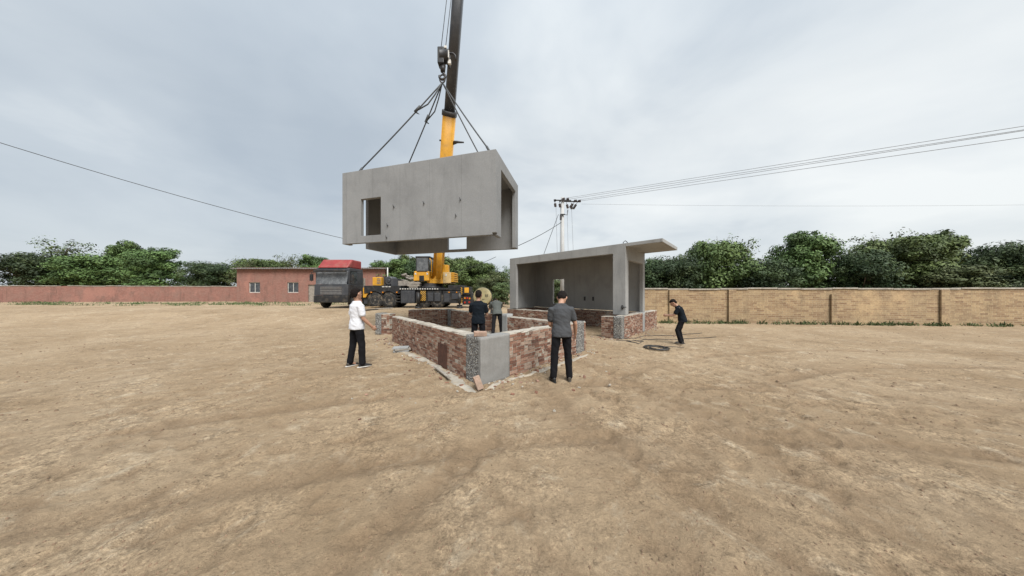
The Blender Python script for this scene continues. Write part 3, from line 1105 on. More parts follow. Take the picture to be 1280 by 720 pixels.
    mb = MB()
    a, b = px(484.5, 357, CY + 1), px(484.5, 334.5, CY + 1)
    mb.tube([a, b], .045, 8)
    mb.build('exhaust_pipe', M['white_metal'], root)
    # dusty deck heap: folded jib ends and timber packers
    mb = MB()
    pbox(mb, 510, 352.6, 525, 355.2, CY + .15, 1.2); pbox(mb, 509, 355.6, 524, 357.8, CY + .1, 1.2); pbox(mb, 511, 358.0, 522, 359.7, CY + .12, 1.0)
    mb.build('timber_packer', M['timber_grey'], root, bevel=.02)
    mb = MB()
    rnd = random.Random(4)
    for i in range(9):
        x0 = 499 + rnd.random() * 14; y0 = 343.5 + rnd.random() * 7
        a = px(x0, y0, CY + .7 + rnd.random()); b = px(x0 + 5 + rnd.random() * 6, y0 + rnd.random() * 6 - 2, CY + .7 + rnd.random())
        mb.tube([a, b], .05 + .05 * rnd.random(), 7)
    pbox(mb, 497, 351, 518, 357, CY + .9, 1.1)
    mb.build('deck_gear', M['timber_grey'], root)
    # turntable and superstructure
    mb = MB()
    c = px(540, 358, CY + 1.25)
    mb.lathe([(0, .95), (.12, .95), (.12, .85), (.38, .85)], c + Vector((0, 0, -.15)), (0, 0, 1), 32)
    mb.build('turntable', M['steel_dark'], root)
    mb = MB()
    pbox(mb, 534, 348.5, 563, 354.2, CY + .5, 1.5)
    # boom cheeks
    for Yc in (CY + .62, CY + 1.72):
        a, b, cc, d = px(541, 350, Yc), px(559, 350, Yc), px(556.5, 331, Yc), px(552, 330, Yc)
        t = .09
        mb.hexa((a, b, b + Vector((0, t, 0)), a + Vector((0, t, 0)), d, cc, cc + Vector((0, t, 0)), d + Vector((0, t, 0))))
    mb.build('slewing_frame', M['yellow'], root, bevel=.02)
    mb = MB()
    pbox(mb, 553.5, 340.2, 563.5, 354, CY + .45, 1.7)
    hb = mb.build('winch_housing', M['yellow_pale'], root, bevel=.04)
    mb = MB()
    pbox(mb, 556.6, 342, 558.4, 345.2, CY + .43, .03)
    mb.build('plate', M['white_metal'], hb)
    mb = MB()
    for i in range(5):
        pbox(mb, 563.6, 340.6 + i * 2.5, 567.8, 342.3 + i * 2.5, CY + .55, 1.5)
    mb.build('counterweight', M['yellow'], root, bevel=.02)
    mb = MB()
    pbox(mb, 556, 331, 560, 340, CY + 1.0, .5)
    mb.build('hydraulic_tank', M['yellow'], root, bevel=.02)
    # operator cab
    Y0, dp = CY + .25, 1.35
    mb = MB()
    def corner(x, y, YY): return px(x, y, YY)
    for (xa, xb, xc, xd) in ((517, 537, 535.5, 516.5),):
        a, b = px(516.5, 351, Y0), px(536.5, 351, Y0)
        c2, d2 = px(536.5, 338.8, Y0), px(517.5, 338.8, Y0)
        v = Vector((0, dp, 0))
        mb.hexa((a, b, b + v, a + v, d2, c2, c2 + v, d2 + v))
    # notch dark below handled by step; roof and posts
    v = Vector((0, dp, 0))
    a, b = px(519.8, 322.2, Y0), px(536.5, 322.2, Y0)
    cab = mb.build('operator_cab', M['yellow'], root, bevel=.05)
    mb = MB()
    pbox(mb, 519.4, 320.2, 537.4, 321.8, Y0 - .02, dp + .04)
    pbox(mb, 519.6, 321.8, 520.6, 338.8, Y0, .08); pbox(mb, 535.2, 321.8, 536.4, 338.8, Y0, .08)
    pbox(mb, 519.6, 321.8, 520.6, 338.8, Y0 + dp - .08, .08); pbox(mb, 535.2, 321.8, 536.4, 338.8, Y0 + dp - .08, .08)
    pbox(mb, 524, 344.4, 530, 351.2, Y0 - .02, .04)
    pbox(mb, 521, 338.3, 534, 339.5, Y0 - .03, .05)
    mb.build('cab_frame', M['black'], cab, bevel=.01)
    mb = MB()
    pbox(mb, 520.7, 321.9, 535.1, 338.7, Y0 + .02, .02)
    mb.build('windscreen', M['glass_pale'], cab)
    for xl in (520.0, 535.8):
        mb = MB(); pbox(mb, xl, 322.0, xl + .35, 338.6, Y0 + .09, dp - .2)
        mb.build('side_glass', M['glass'], cab)
    for xl in (518.5, 533.2):
        mb = MB(); pbox(mb, xl, 341.2, xl + 1.8, 343.2, Y0 - .03, .04)
        mb.build('headlight', M['lamp_clear'], cab)
    mb = MB()
    a = [px(537.2, 323, Y0 - .05), px(539.3, 326, Y0 - .05), px(539.6, 345, Y0 - .05)]
    mb.tube(a, .035, 6)
    mb.build('hand_rail', M['yellow'], cab)
    # rear light panel
    mb = MB()
    pbox(mb, 578, 358.5, 588.5, 368, CY + .0, .9); pbox(mb, 578, 368.2, 591, 381, CY + .12, 1.6)
    mb.build('rear_body', M['black'], root, bevel=.02)
    mb = MB()
    pbox(mb, 580.5, 359.5, 586, 366, CY - .03, .05)
    mb.build('rear_plate', M['yellow'], root, bevel=.01)
    for i, (xl, yl, mt) in enumerate(((580, 371.5, 'lamp_amber'), (583, 371.5, 'lamp_red'), (586, 372, 'lamp_amber'), (580, 377, 'lamp_red'), (585.5, 376.6, 'lamp_red'))):
        mb = MB()
        pbox(mb, xl, yl, xl + 2, yl + 2.2, CY + .08, .06)
        mb.build('tail_light', M[mt], root, bevel=.008)
    # boom
    d = TIP - FOOT
    k = .668
    mb = MB()
    boom_section(mb, FOOT, FOOT + d * k, .78, .68)
    bm_ = mb.build('boom', M['yellow'], root)
    mb = MB()
    boom_section(mb, FOOT + d * (k - .01), FOOT + d * (k + .004), .77, .77)
    mb.build('collar', M['steel_dark'], bm_)
    mb = MB()
    boom_section(mb, FOOT + d * (k + .002), FOOT + d * .985, .55, .47)
    ext = mb.build('boom_extension', M['charcoal'], root)
    mb = MB()
    hp = FOOT + d * .985
    boom_section(mb, FOOT + d * .975, FOOT + d, .62, .62)
    mb.lathe([(-.15, .3), (-.15, .42), (.15, .42), (.15, .3)], TIP + Vector((-.1, -.25, .1)), (1, 0, 0), 20)
    mb.build('boom_head', M['steel_dark'], ext)
    # cleat and bracket on the boom base section
    p = FOOT + d * .575
    mb = MB()
    mb.tube([p + Vector((.36, -.1, 0)), p + Vector((.62, -.15, .02)), p + Vector((1.0, -.2, -.03))], [.12, .07, .04], 7)
    mb.obox(p + Vector((0, -.36, 0)), (.74, .05, .07))
    mb.build('bracket', M['steel_dark'], bm_)
    p = FOOT + d * .80
    # luffing ram
    mb = MB()
    r0 = FOOT + Vector((.35, -1.0, -.1)); r1 = FOOT + d * .33 + Vector((0, -.35, -.3))
    mb.tube([r0, r0.lerp(r1, .62)], .20, 14); mb.tube([r0.lerp(r1, .6), r1], .12, 12)
    mb.build('luffing_ram', M['yellow'], root)
    # hoist ropes
    mb = MB()
    hb = HOOK + Vector((.02, 0, 1.05))
    for dx in (-.09, .09):
        top = TIP + Vector((-.1 + dx, -.55, .1))
        mb.tube([hb + Vector((dx, 0, .1)), top], .013, 6)
    mb.build('hoist_rope', M['rope'], root)
crane()

def hook_block():
    c = HOOK
    root = empty('hook_block', c, 'black and white crane hook block hanging in front of the dark boom above the slings', 'hook block')
    b = px(556, 73, 11.0)
    mb = MB()
    mb.obox(b + Vector((-.13, 0, .02)), (.26, .34, .66))
    mb.obox(b + Vector((.14, .05, -.02)), (.10, .30, .52))
    mb.lathe([(-.17, .20), (-.17, .27), (-.13, .24), (.13, .24), (.17, .27), (.17, .20)], b + Vector((0, 0, .06)), (1, 0, 0), 20)
    mb.build('housing', M['black'], root, bevel=.03)
    mb = MB()
    mb.obox(b + Vector((.12, -.12, .05)), (.16, .10, .30)); mb.obox(b + Vector((.20, -.05, -.2)), (.12, .10, .16))
    mb.obox(b + Vector((.06, -.14, .33)), (.10, .06, .10))
    mb.build('white_plate', M['white_metal'], root, bevel=.01)
    mb = MB()
    mb.tube([b + Vector((.10, 0, .20)), b + Vector((.34, 0, .20)), b + Vector((.42, 0, .12)), b + Vector((.44, 0, -.08))], .035, 7)
    mb.build('rope_guard', M['steel_dark'], root)
    mb = MB()
    top = b + Vector((-.08, 0, -.30))
    mb.tube([top, top + Vector((0, 0, -.25))], [.12, .09], 10)
    h = top + Vector((0, 0, -.25))
    pts = [h + Vector((.0, 0, 0)), h + Vector((.03, 0, -.06))]
    for i in range(9):
        a = rad(60 - i * 32)
        pts.append(c + Vector((.0 + .12 * math.cos(a), 0, .14 + .12 * math.sin(a))))
    mb.tube(pts, [.05] * len(pts), 8)
    mb.build('hook', M['steel_dark'], root)
hook_block()

# ------------------------------------------------------------------ standing room unit
RM_O = Vector((4.32, 10.35, .825))
RM_U = unit(-4.45, 4.75); RM_V = unit(.66, .75)
RM_L, RM_D, RM_H, RM_T = 6.5, 2.5, 2.75, .15

def standing_room():
    z0 = RM_O.z
    root = empty('concrete_box', (RM_O.x + RM_U[0] * 3.2 + RM_V[0] * 1.2, RM_O.y + RM_U[1] * 3.2 + RM_V[1] * 1.2, z0),
                 'grey precast concrete room unit with roof overhang standing on low brick walls', 'concrete box', 'precast concrete room units')
    L, D, H, T = RM_L, RM_D, RM_H, RM_T
    def sn(x): return solve_s(x, RM_O, RM_U)
    o0, o1 = sn(766), sn(645.5)
    zt = H - .36
    off = (RM_V[0] * (D - T), RM_V[1] * (D - T))
    b0, b1 = solve_s(705, RM_O, RM_U, off), solve_s(691, RM_O, RM_U, off)
    Yb = RM_O.y + off[1] + RM_U[1] * (b0 + b1) / 2
    bz1 = CAMH - (349 - HZ) * Yb / F - z0
    bz0 = CAMH - (379.5 - HZ) * Yb / F - z0
    bz0 = max(bz0, .05)
    e0, e1, ez = .34, D - .30, H - .62
    ov = 1.3
    xs = sorted({-ov, 0, T, o0, b0, b1, o1, L - T, L})
    ys = sorted({0, T, e0, e1, D - T, D})
    zs = sorted({0, bz0, bz1, ez, zt, H - .13, H})
    def occ(x, y, z):
        if z > H - .13: return True
        if x < 0: return False
        if y < T: return not (o0 < x < o1 and z < zt)
        if y > D - T: return not (b0 < x < b1 and bz0 < z < bz1)
        if x < T: return not (e0 < y < e1 and z < ez)
        if x > L - T: return True
        return False
    mb = MB()
    mb.solid(xs, ys, zs, occ)
    A = aff(RM_O, RM_U, RM_V)
    mb.f = [f[::-1] for f in mb.f]
    mb.build('shell', M['conc_old'], root, A=A, bevel=.012)
    b = A(Vector((.15, .4, H)))
    mb = MB()
    mb.tube([b + Vector((-.09, 0, -.03)), b + Vector((-.08, 0, .10)), b + Vector((0, 0, .17)), b + Vector((.08, 0, .10)), b + Vector((.12, 0, -.03))], .016, 6)
    mb.build('lifting_loop', M['steel_dark'], root)
    # bracket bolt low on the right hand column
    c = A(Vector((.12, -.01, .30)))
    mb = MB()
    mb.tube([c + Vector((0, .03, 0)), c + Vector((0, -.07, 0))], .035, 8); mb.tube([c + Vector((-.02, -.05, 0)), c + Vector((.12, -.07, .01))], .018, 6)
    mb.obox(c, (.06, .03, .16))
    mb.build('bolt', M['steel_dark'], root)
    # sockets on the inner back wall
    for x in (731, 741.5):
        s = solve_s(x, RM_O, RM_U, off); 
        c = A(Vector((s, D - T - .01, .55)))
        mb = MB()
        mb.obox(c, (.08, .05, .2), Matrix.Rotation(math.atan2(RM_U[1], RM_U[0]), 3, 'Z'))
        mb.build('socket', M['steel_dark'], root)
    # plinth
    pr = empty('brick_plinth', (RM_O.x, RM_O.y, 0), 'low brick walls carrying the standing concrete room unit', 'plinth')
    P0 = gp(777, 424).to_2d()
    v = Vector(RM_V)
    u = Vector(RM_U)
    T2 = .30
    E = P0 + v * 4.9
    # right side wall: stony corner, brick, column, brick
    mb = MB(); rough_box(mb, 0, .27, -.004, T2 + .01, -.05, .815, .012, 7, 10)
    mb.build('stony_column', M['agg'], pr, A=aff((P0.x, P0.y, 0), RM_V, RM_U))
    brick_part(pr, 'brick_wall', P0 + v * .273, P0 + v * 2.55, T2, -.05, .82, 41, side=1)
    mb = MB(); rough_box(mb, 2.553, 2.83, -.012, T2 + .01, -.05, .83, .006, 9, 8)
    mb.build('concrete_column', M['conc_old'], pr, A=aff((P0.x, P0.y, 0), RM_V, RM_U))
    brick_part(pr, 'brick_wall', P0 + v * 2.833, E, T2, -.05, .82, 42, side=1)
    # short front return at the right corner
    brick_part(pr, 'brick_wall', P0 + u * (T2 + .013) + v * .0, P0 + u * .80, .30, -.05, .80, 43, side=-1)
    # back wall under the unit, left end and left front stretch
    ob = RM_O.to_2d() + v * (D - .25)
    brick_part(pr, 'brick_wall', ob + u * .15, ob + u * (L + .1), T2, -.05, .80, 44, side=-1)
    of = RM_O.to_2d() + u * (L - .1)
    brick_part(pr, 'brick_wall', of + v * .31, of + v * (D - .26), T2, -.05, .80, 45, side=1)
    of = RM_O.to_2d() - v * .02
    brick_part(pr, 'brick_wall', of + u * 3.3, of + u * (L + .2), T2, -.05, .80, 46, side=-1)
standing_room()

# ------------------------------------------------------------------ boundary wall, red house
def red_house():
    Y = 34.0
    x1 = px(481, 360, Y).x; x0 = px(296, 360, Y).x
    root = empty('red_house', ((x0 + x1) / 2, Y, .5), 'low reddish brick house with grey tiled roof far left behind the trucks', 'house')
    zt = px(470, 334.5, Y).z
    ops = [(x1 - 4.1, x1 - 2.9, 1.7, 3.0), (x1 - 9.6, x1 - 8.6, .5, 2.7), (x1 - 12.2, x1 - 10.8, 1.7, 3.0), (x1 - 17.0, x1 - 15.6, 1.7, 3.0)]
    xs = sorted({x0, x1} | {q for o in ops for q in o[:2]})
    mb = MB()
    mb.solid(xs, [Y, Y + .25], [0, .5, 1.7, 2.7, 3.0, zt], lambda a, b, c: not any(o[0] < a < o[1] and o[2] < c < o[3] for o in ops))
    mb.box(x1 - .25, Y + .252, 0, x1, Y + 7, zt - .02)
    mb.hexa(((x1 - .25, Y + .252, zt - .018), (x1, Y + .252, zt - .018), (x1, Y + 6.8, zt - .018), (x1 - .25, Y + 6.8, zt - .018),
             (x1 - .25, Y + 3.4, zt + .12), (x1, Y + 3.4, zt + .12), (x1, Y + 3.6, zt + .12), (x1 - .25, Y + 3.6, zt + .12)))
    mb.build('wall', M['redwall'], root)
    mb = MB()
    n = 64
    for sgn in (0, 1):
        ye, yr = (Y - .45, Y + 3.5) if sgn == 0 else (Y + 7.45, Y + 3.5)
        pv = None
        for i in range(n * 2 + 1):
            x = x0 - .3 + (x1 - x0 + .6) * i / (2 * n)
            dz = (.035 if i % 2 else -.02) + .05 * mnoise.noise((x * .3, sgn, 0))
            b = len(mb.v)
            mb.v += [Vector((x, ye, zt - .10 + dz)), Vector((x, yr, zt + .25 + dz)), Vector((x, yr, zt + .15 + dz)), Vector((x, ye, zt - .20 + dz))]
            if pv is not None:
                for q in ((0, 1), (1, 2), (2, 3), (3, 0)):
                    f = (pv + q[0], b + q[0], b + q[1], pv + q[1])
                    mb.quad(f if sgn == 0 else f[::-1])
            pv = b
    mb.build('roof', M['tile'], root)
    for k, (a, b, z0, z1) in enumerate(ops):
        mb = MB()
        for q in ((a, z0, a + .07, z1), (b - .07, z0, b, z1), (a + .07, z0, b - .07, z0 + .07), (a + .07, z1 - .07, b - .07, z1), ((a + b) / 2 - .03, z0 + .07, (a + b) / 2 + .03, z1 - .07)):
            mb.box(q[0], Y + .10, q[1], q[2], Y + .17, q[3])
        w = mb.build('door' if k == 1 else 'window', M['timber_grey'] if k == 1 else M['white_metal'], root)
        mb = MB()
        mb.box(a + .07, Y + .13, z0 + .07, b - .07, Y + .14, z1 - .07)
        mb.build('pane', M['timber_grey'] if k == 1 else M['glass'], w)
red_house()

def long_wall(name, p0, p1, h, label, seed, mat, piers=True):
    p0, p1 = Vector(p0), Vector(p1)
    d = p1 - p0; L = d.length; u = d / L; n = Vector((-u.y, u.x)); T = .26
    root = empty(name, ((p0.x + p1.x) / 2, (p0.y + p1.y) / 2, 0), label, 'wall')
    rnd = random.Random(seed)
    A = aff((p0.x, p0.y, 0), u, n)
    N = int(L / .3)
    mb = MB()
    for f, y in ((0, 0.0), (1, T)):
        b = len(mb.v)
        for i in range(N + 1):
            for k in range(9):
                x = L * i / N; z = -.2 + (h + .2) * k / 8
                mb.v.append(Vector((x, y + (.022 * mnoise.noise((x * 1.2, z * 2, y + seed)) * (1 if f == 0 else -1)), z + (.05 * mnoise.noise((x * .5, 0, seed)) if k == 8 else 0))))
        for i in range(N):
            for k in range(8):
                a, c = b + i * 9 + k, b + (i + 1) * 9 + k
                q = (a, c, c + 1, a + 1)
                mb.quad(q if f == 0 else q[::-1], 0, .5, True)
    mb.build('brick_face', mat, root, A=A)
    mb = MB()
    x = 0
    while x < L:
        l = .9 + rnd.random() * .9
        dz = .05 * mnoise.noise((x * .5, 0, seed)) + rnd.gauss(0, .012)
        if rnd.random() > .05:
            mb.box(x, -.05 + rnd.gauss(0, .008), h - .015 + dz, min(x + l - .012, L), T + .05, h + .065 + dz)
        x += l
    mb.build('coping', M['cap'], root, A=A, bevel=.01)
    if piers:
        x = rnd.uniform(2, 3.5)
        while x < L - 1:
            mb = MB()
            mb.box(x, -.10, -.2, x + .38, -.024, h - .02 - .25 * (rnd.random() < .3))
            mb.build('pier', mat, root, A=A)
            x += rnd.uniform(3.1, 6.4)
    mb = MB()
    mb.box(-.03, .0, -.2, -.002, T, h - .02)
    mb.build('end_face', mat, root, A=A)
long_wall('boundary_wall', (6.4, 15.9), (46, 12.0), 1.87, 'long yellowish brick boundary wall with pale coping right of the standing unit', 3, M['earthwall'])
long_wall('field_wall', (-80, 31), (px(300, 360, 36).x, 36), 2.5, 'low reddish field wall running far left from the red house', 8, M['redwall'], False)

# ------------------------------------------------------------------ red truck
def red_truck():
    Yt = 19.6
    c = px(412, 385, Yt)
    root = empty('flatbed_truck', (c.x, Yt + 3, .55), 'dark flatbed truck with a red cab roof parked nose forward left of the crane truck', 'truck')
    s = F / Yt
    W = 2.45; x0, x1 = c.x - W / 2 + .1, c.x + W / 2 + .1
    g = .55
    def cabbox(mb, za, zb, y0a, y0b, dep, ins=0.0, mi=0):
        mb.hexa(((x0 + ins, y0a, za), (x1 - ins, y0a, za), (x1 - ins, Yt + dep, za), (x0 + ins, Yt + dep, za),
                 (x0 + ins, y0b, zb), (x1 - ins, y0b, zb), (x1 - ins, Yt + dep, zb), (x0 + ins, Yt + dep, zb)), mi)
    mb = MB(); cabbox(mb, g + .95, g + 1.75, Yt, Yt + .03, 2.0)
    cabbox(mb, g + 2.72, g + 2.95, Yt + .18, Yt + .22, 2.0, .03)
    for a in (x0, x1 - .1):
        mb.box(a, Yt + .16, g + 1.75, a + .1, Yt + .30, g + 2.72)
    mb.box(x0, Yt + 1.2, g + 1.75, x1, Yt + 2.0, g + 2.72)
    cab = mb.build('cab', M['charcoal'], root, bevel=.03)
    mb = MB(); cabbox(mb, g + 2.953, g + 3.62, Yt + .12, Yt + .75, 2.0, .12)
    mb.build('roof_deflector', M['red'], root, bevel=.09)
    mb = MB()
    mb.hexa(((x0 + .1, Yt + .04, g + 1.76), (x1 - .1, Yt + .04, g + 1.76), (x1 - .1, Yt + .06, g + 1.76), (x0 + .1, Yt + .06, g + 1.76),
             (x0 + .1, Yt + .2, g + 2.72), (x1 - .1, Yt + .2, g + 2.72), (x1 - .1, Yt + .22, g + 2.72), (x0 + .1, Yt + .22, g + 2.72)))
    mb.build('windscreen', M['glass_pale'], cab)
    for a in (x0 + .004, x1 - .014):
        mb = MB(); mb.box(a, Yt + .32, g + 1.78, a + .01, Yt + 1.18, g + 2.7)
        mb.build('side_window', M['glass'], cab)
    mb = MB(); mb.box(x0 + .1, Yt + .02, g + 2.62, x1 - .1, Yt - .22, g + 2.78)
    mb.build('sun_visor', M['black'], cab, bevel=.02)
    for sx in (-1, 1):
        xx = x0 if sx < 0 else x1
        mb = MB()
        mb.tube([(xx, Yt + .3, g + 2.6), (xx + sx * .25, Yt + .1, g + 2.62), (xx + sx * .25, Yt + .1, g + 1.95)], .022, 6)
        mb.box(xx + sx * .25 - .11, Yt + .05, g + 2.0, xx + sx * .25 + .11, Yt + .14, g + 2.48)
        mb.build('mirror', M['black'], cab, bevel=.01)
        mb = MB(); mb.box((x0 + .12) if sx < 0 else x1 - .52, Yt - .03, g + .72, (x0 + .52) if sx < 0 else x1 - .12, Yt + .05, g + .92)
        mb.build('headlight', M['lamp_clear'], cab, bevel=.02)
    mb = MB()
    for i in range(5):
        mb.box(x0 + .45, Yt - .015, g + 1.02 + i * .12, x1 - .45, Yt + .02, g + 1.09 + i * .12)
    mb.build('grille', M['steel'], cab)
    mb = MB(); mb.box(x0, Yt - .06, g + .42, x1, Yt + .3, g + .94)
    mb.build('bumper', M['black'], root, bevel=.04)
    mb = MB(); mb.box(x0 + .5, Yt + .4, g + .6, x1 - .5, Yt + 9, g + .95)
    mb.build('chassis', M['black'], root, bevel=.01)
    mb = MB(); mb.box(x0 - .02, Yt + 2.2, g + 1.15, x1 + .02, Yt + 9.2, g + 1.35)
    mb.box(x0 - .02, Yt + 2.2, g + 1.352, x1 + .02, Yt + 2.3, g + 2.3)
    mb.build('flat_bed', M['timber_grey'], root, bevel=.01)
    for yy in (Yt + 1.0, Yt + 6.6, Yt + 7.8):
        for sx in (-1, 1):
            xc = (x0 + .2) if sx < 0 else (x1 - .2)
            mb = MB()
            R, w = .5, .16
            ax = Vector((sx, 0, 0)); cc = Vector((xc, yy, g + .5))
            mb.lathe([(-w, R * .6), (-w, R * .9), (-w * .6, R), (w * .6, R), (w, R * .9), (w, R * .6)], cc, ax, 24)
            t = mb.build('wheel', M['tyre'], root)
            mb = MB(); mb.lathe([(0, R * .58), (w * .9, R * .58), (w * .5, R * .4), (w * .9, R * .15)], cc, ax, 16)
            mb.build('rim', M['rim'], t)
red_truck()

# ------------------------------------------------------------------ concrete mixer
def mixer():
    c = px(602.5, 370.5, 13.2)
    root = empty('concrete_mixer', (c.x, c.y, 0), 'cream round drum of a concrete mixer standing behind the man in the navy shirt', 'concrete mixer')
    ax = Vector((-.15, -.93, .18)).normalized()
    mb = MB()
    mb.lathe([(-.75, .12), (-.72, .26), (-.35, .445), (-.06, .455), (.0, .44), (.03, .40), (.05, .30), (.055, .05)], c, ax, 36)
    dr = mb.build('drum', M['mixer'], root)
    mb = MB()
    mb.lathe([(-.19, .455), (-.19, .48), (-.12, .48), (-.12, .455)], c, ax, 36)
    mb.build('ring_gear', M['steel_dark'], dr)
    # dark maker's strokes on the drum face
    for dx, dz, w, h in ((.19, .02, .022, .14), (.25, -.035, .09, .022), (.29, .02, .022, .14), (.24, .04, .07, .02), (.10, -.16, .16, .02)):
        q = c + Vector((dx, 0, dz)); q += ax * (.058 - (q - c).dot(ax))
        mb = MB(); mb.obox(q, (w, .008, h))
        mb.build('letter_stroke', M['steel_dark'], dr)
    mb = MB()
    for sx in (-.42, .42):
        mb.tube([c + Vector((sx, .3, -.1)), (c.x + sx * 1.1, c.y - .35, .05)], .035, 7)
        mb.tube([c + Vector((sx, .3, -.1)), (c.x + sx * 1.1, c.y + .85, .05)], .035, 7)
        mb.tube([(c.x + sx * 1.1, c.y - .35, .07), (c.x + sx * 1.1, c.y + .85, .07)], .03, 7)
    mb.tube([c + Vector((-.42, .3, -.1)), c + Vector((.42, .3, -.1))], .04, 7)
    mb.build('stand', M['steel_dark'], root)
    for sx in (-.5, .5):
        mb = MB()
        mb.lathe([(-.06, .12), (-.06, .22), (.06, .22), (.06, .12)], Vector((c.x + sx * 1.08, c.y + .8, .22)), (1, 0, 0), 18)
        mb.build('wheel', M['tyre'], root)
mixer()

# ------------------------------------------------------------------ pole and wires
POLE_Y = 22.0
def pole():
    b = px(703, 400, POLE_Y); top = px(703, 247.5, POLE_Y)
    root = empty('utility_pole', (b.x, POLE_Y, 0), 'pale concrete power pole with crossarms and black insulators behind the standing unit', 'utility pole')
    mb = MB()
    mb.tube([(b.x, POLE_Y, -.2), (b.x, POLE_Y, top.z + .05)], [.20, .125], 14)
    mb.build('pole', M['pole'], root)
    ends = []
    arms = [(692, 712, 250.5, -.25), (704, 724, 252.2, .25)]
    for k, (xa, xb, yy, dy) in enumerate(((692.5, 714, 250.2, -.18), (699, 725, 251.6, .18))):
        a, c = px(xa, yy, POLE_Y + dy), px(xb, yy + .6, POLE_Y + dy)
        mb = MB()
        mb.tube([a, c], .05, 6)
        mb.build('crossarm', M['steel_dark'], root)
    for (x, y, x2, y2) in ((696, 250, 692.5, 250.8), (701, 249.6, 706, 248.2), (707, 249.5, 711, 248.8), (716, 251.4, 721, 250.8), (721, 251.6, 726, 251.3),
                           (693.5, 252, 694.5, 259), (699, 252.5, 700.5, 259.5), (708, 253, 710, 261), (714, 253.5, 714.5, 262), (722, 252.6, 716, 262), (718, 252.6, 712, 260)):
        mb = MB()
        a, c = px(x, y, POLE_Y - .1), px(x2, y2, POLE_Y - .1)
        d = c - a
        n = 4
        mb.tube([a, c], .02, 5)
        for i in range(n):
            p = a.lerp(c, .35 + .6 * i / n)
            mb.tube([p, p + d.normalized() * .05], .10, 8)
        mb.build('insulator', M['insul'], root)
    mb = MB()
    pts = [px(704.5, 268, POLE_Y - .2), px(709, 268.8, POLE_Y - .2), px(710, 262, POLE_Y - .2)]
    mb.tube(pts, .03, 6); mb.tube([px(700.5, 268, POLE_Y - .2), px(706, 268, POLE_Y - .2)], .05, 6)
    c = px(701, 271.5, POLE_Y - .25); mb.obox(c, (.14, .14, .42))
    mb.build('switch_gear', M['steel_dark'], root)
pole()

def wire(a, b, sag, r, label, group, mat='wire_grey'):
    mb = MB(); mb.tube(catenary(a, b, sag), r, 5)
    tag(mb.build('overhead_wire', M[mat]), label, 'wire', group)

G1 = 'overhead power lines'
for k, (x, y, y2) in enumerate(((704, 248.2, 226.5), (711, 249, 229.0), (720, 250.5, 231.5), (725, 251.3, 234.5))):
    a = px(x, y, POLE_Y); e = px(842, y2, 17.5)
    far = a + (e - a) * 3.0
    wire(a, far, .0, .012, ('topmost of the four power lines running right from the pole', 'second power line from the top running right from the pole',
                            'third power line from the top running right from the pole', 'lowest of the four power lines running right from the pole')[k], G1)
a = px(640, 255.5, 34); wire(px(727, 255, 34), px(1290, 256, 34), .2, .012, 'thin lone wire crossing the sky level, below the four power lines', G1)
wire(px(703, 277, POLE_Y), px(648, 307, 19), .1, .022, 'black cable sloping down left from the pole towards the hanging unit', G1, 'wire')
wire(px(620, 321, 26), px(560, 342, 26), .15, .022, 'black cable sloping down over the trees behind the crane', G1, 'wire')
wire(px(512, 316, 26), px(-90, 150, 15), .5, .02, 'black cable seen under the far left end of the hanging unit', G1, 'wire')
for k, (x, y, x2) in enumerate(((695, 259, 697.5), (700.5, 259, 699.5), (709, 262, 711), (714.5, 262, 718))):
    wire(px(x, y, POLE_Y), px(x2, 352, POLE_Y), 0, .011, ('leftmost thin drop line hanging beside the power pole', 'thin drop line hanging close by the pole on its left',
         'thin drop line hanging close by the pole on its right', 'rightmost thin drop line hanging beside the power pole')[k], 'drop lines on the power pole')
wire(px(698, 268, POLE_Y), px(676, 328, POLE_Y), 0, .02, 'stay wire slanting down left from the power pole with dark strain insulators', 'drop lines on the power pole', 'wire')

# ------------------------------------------------------------------ cable coil
def coil():
    c = gp(821, 436.5)
    z0 = ground_z(c.x, c.y)
    mb = MB()
    rnd = random.Random(8)
    pts = []
    N = 8 * 26
    for i in range(N):
        a = 2 * math.pi * i / 26
        t = i / N
        rr = .27 + .09 * math.sin(a * .31 + 1) + .13 * mnoise.noise((t * 21, 0, 1))
        pts.append(Vector((c.x + rr * math.cos(a), c.y + rr * .95 * math.sin(a), z0 + .014 + .03 * abs(mnoise.noise((t * 33, 4, 2))) + .015 * t)))
    a = pts[-1]
    for i in range(14):
        t = i / 13
        pts.append(a.lerp(Vector((c.x + .9, c.y + .15, z0 + .02)), t) + Vector((0, .05 * math.sin(t * 6), .03 * (1 - t))))
    mb.tube(pts, .010, 6)
    o = mb.build('cable_coil', M['hose'])
    tag(o, 'coil of black cable lying on the earth right of the standing concrete unit', 'cable coil')
coil()
def ground_cable(name, pix, label, r=.012, seed=0):
    mb = MB()
    pts = []
    P = [gp(*p) for p in pix]
    for a, b in zip(P, P[1:]):
        n = max(4, int((b - a).length / .12))
        for i in range(n):
            q = a.lerp(b, i / n)
            q += Vector((mnoise.noise((q.x * 3, q.y * 3, seed)), mnoise.noise((q.x * 3, q.y * 3, seed + 9)), 0)) * .10
            pts.append(Vector((q.x, q.y, ground_z(q.x, q.y) + r)))
    mb.tube(pts, r, 6)
    tag(mb.build(name, M['hose']), label, 'cable', 'cables on the ground')
ground_cable('ground_cable', [(768, 424.5), (790, 426), (812, 424), (842, 423.5), (900, 421)], 'black cable trailing along the foot of the plinth, nearer one', seed=1)
ground_cable('ground_cable', [(778, 423), (796, 422), (806, 419), (838, 419.5), (880, 416)], 'black cable trailing along the foot of the plinth, farther one', seed=2)
ground_cable('ground_cable', [(783, 426), (797, 430), (806, 427), (792, 425.5), (784, 426.5)], 'short loop of black cable on the earth before the plinth corner', seed=3)

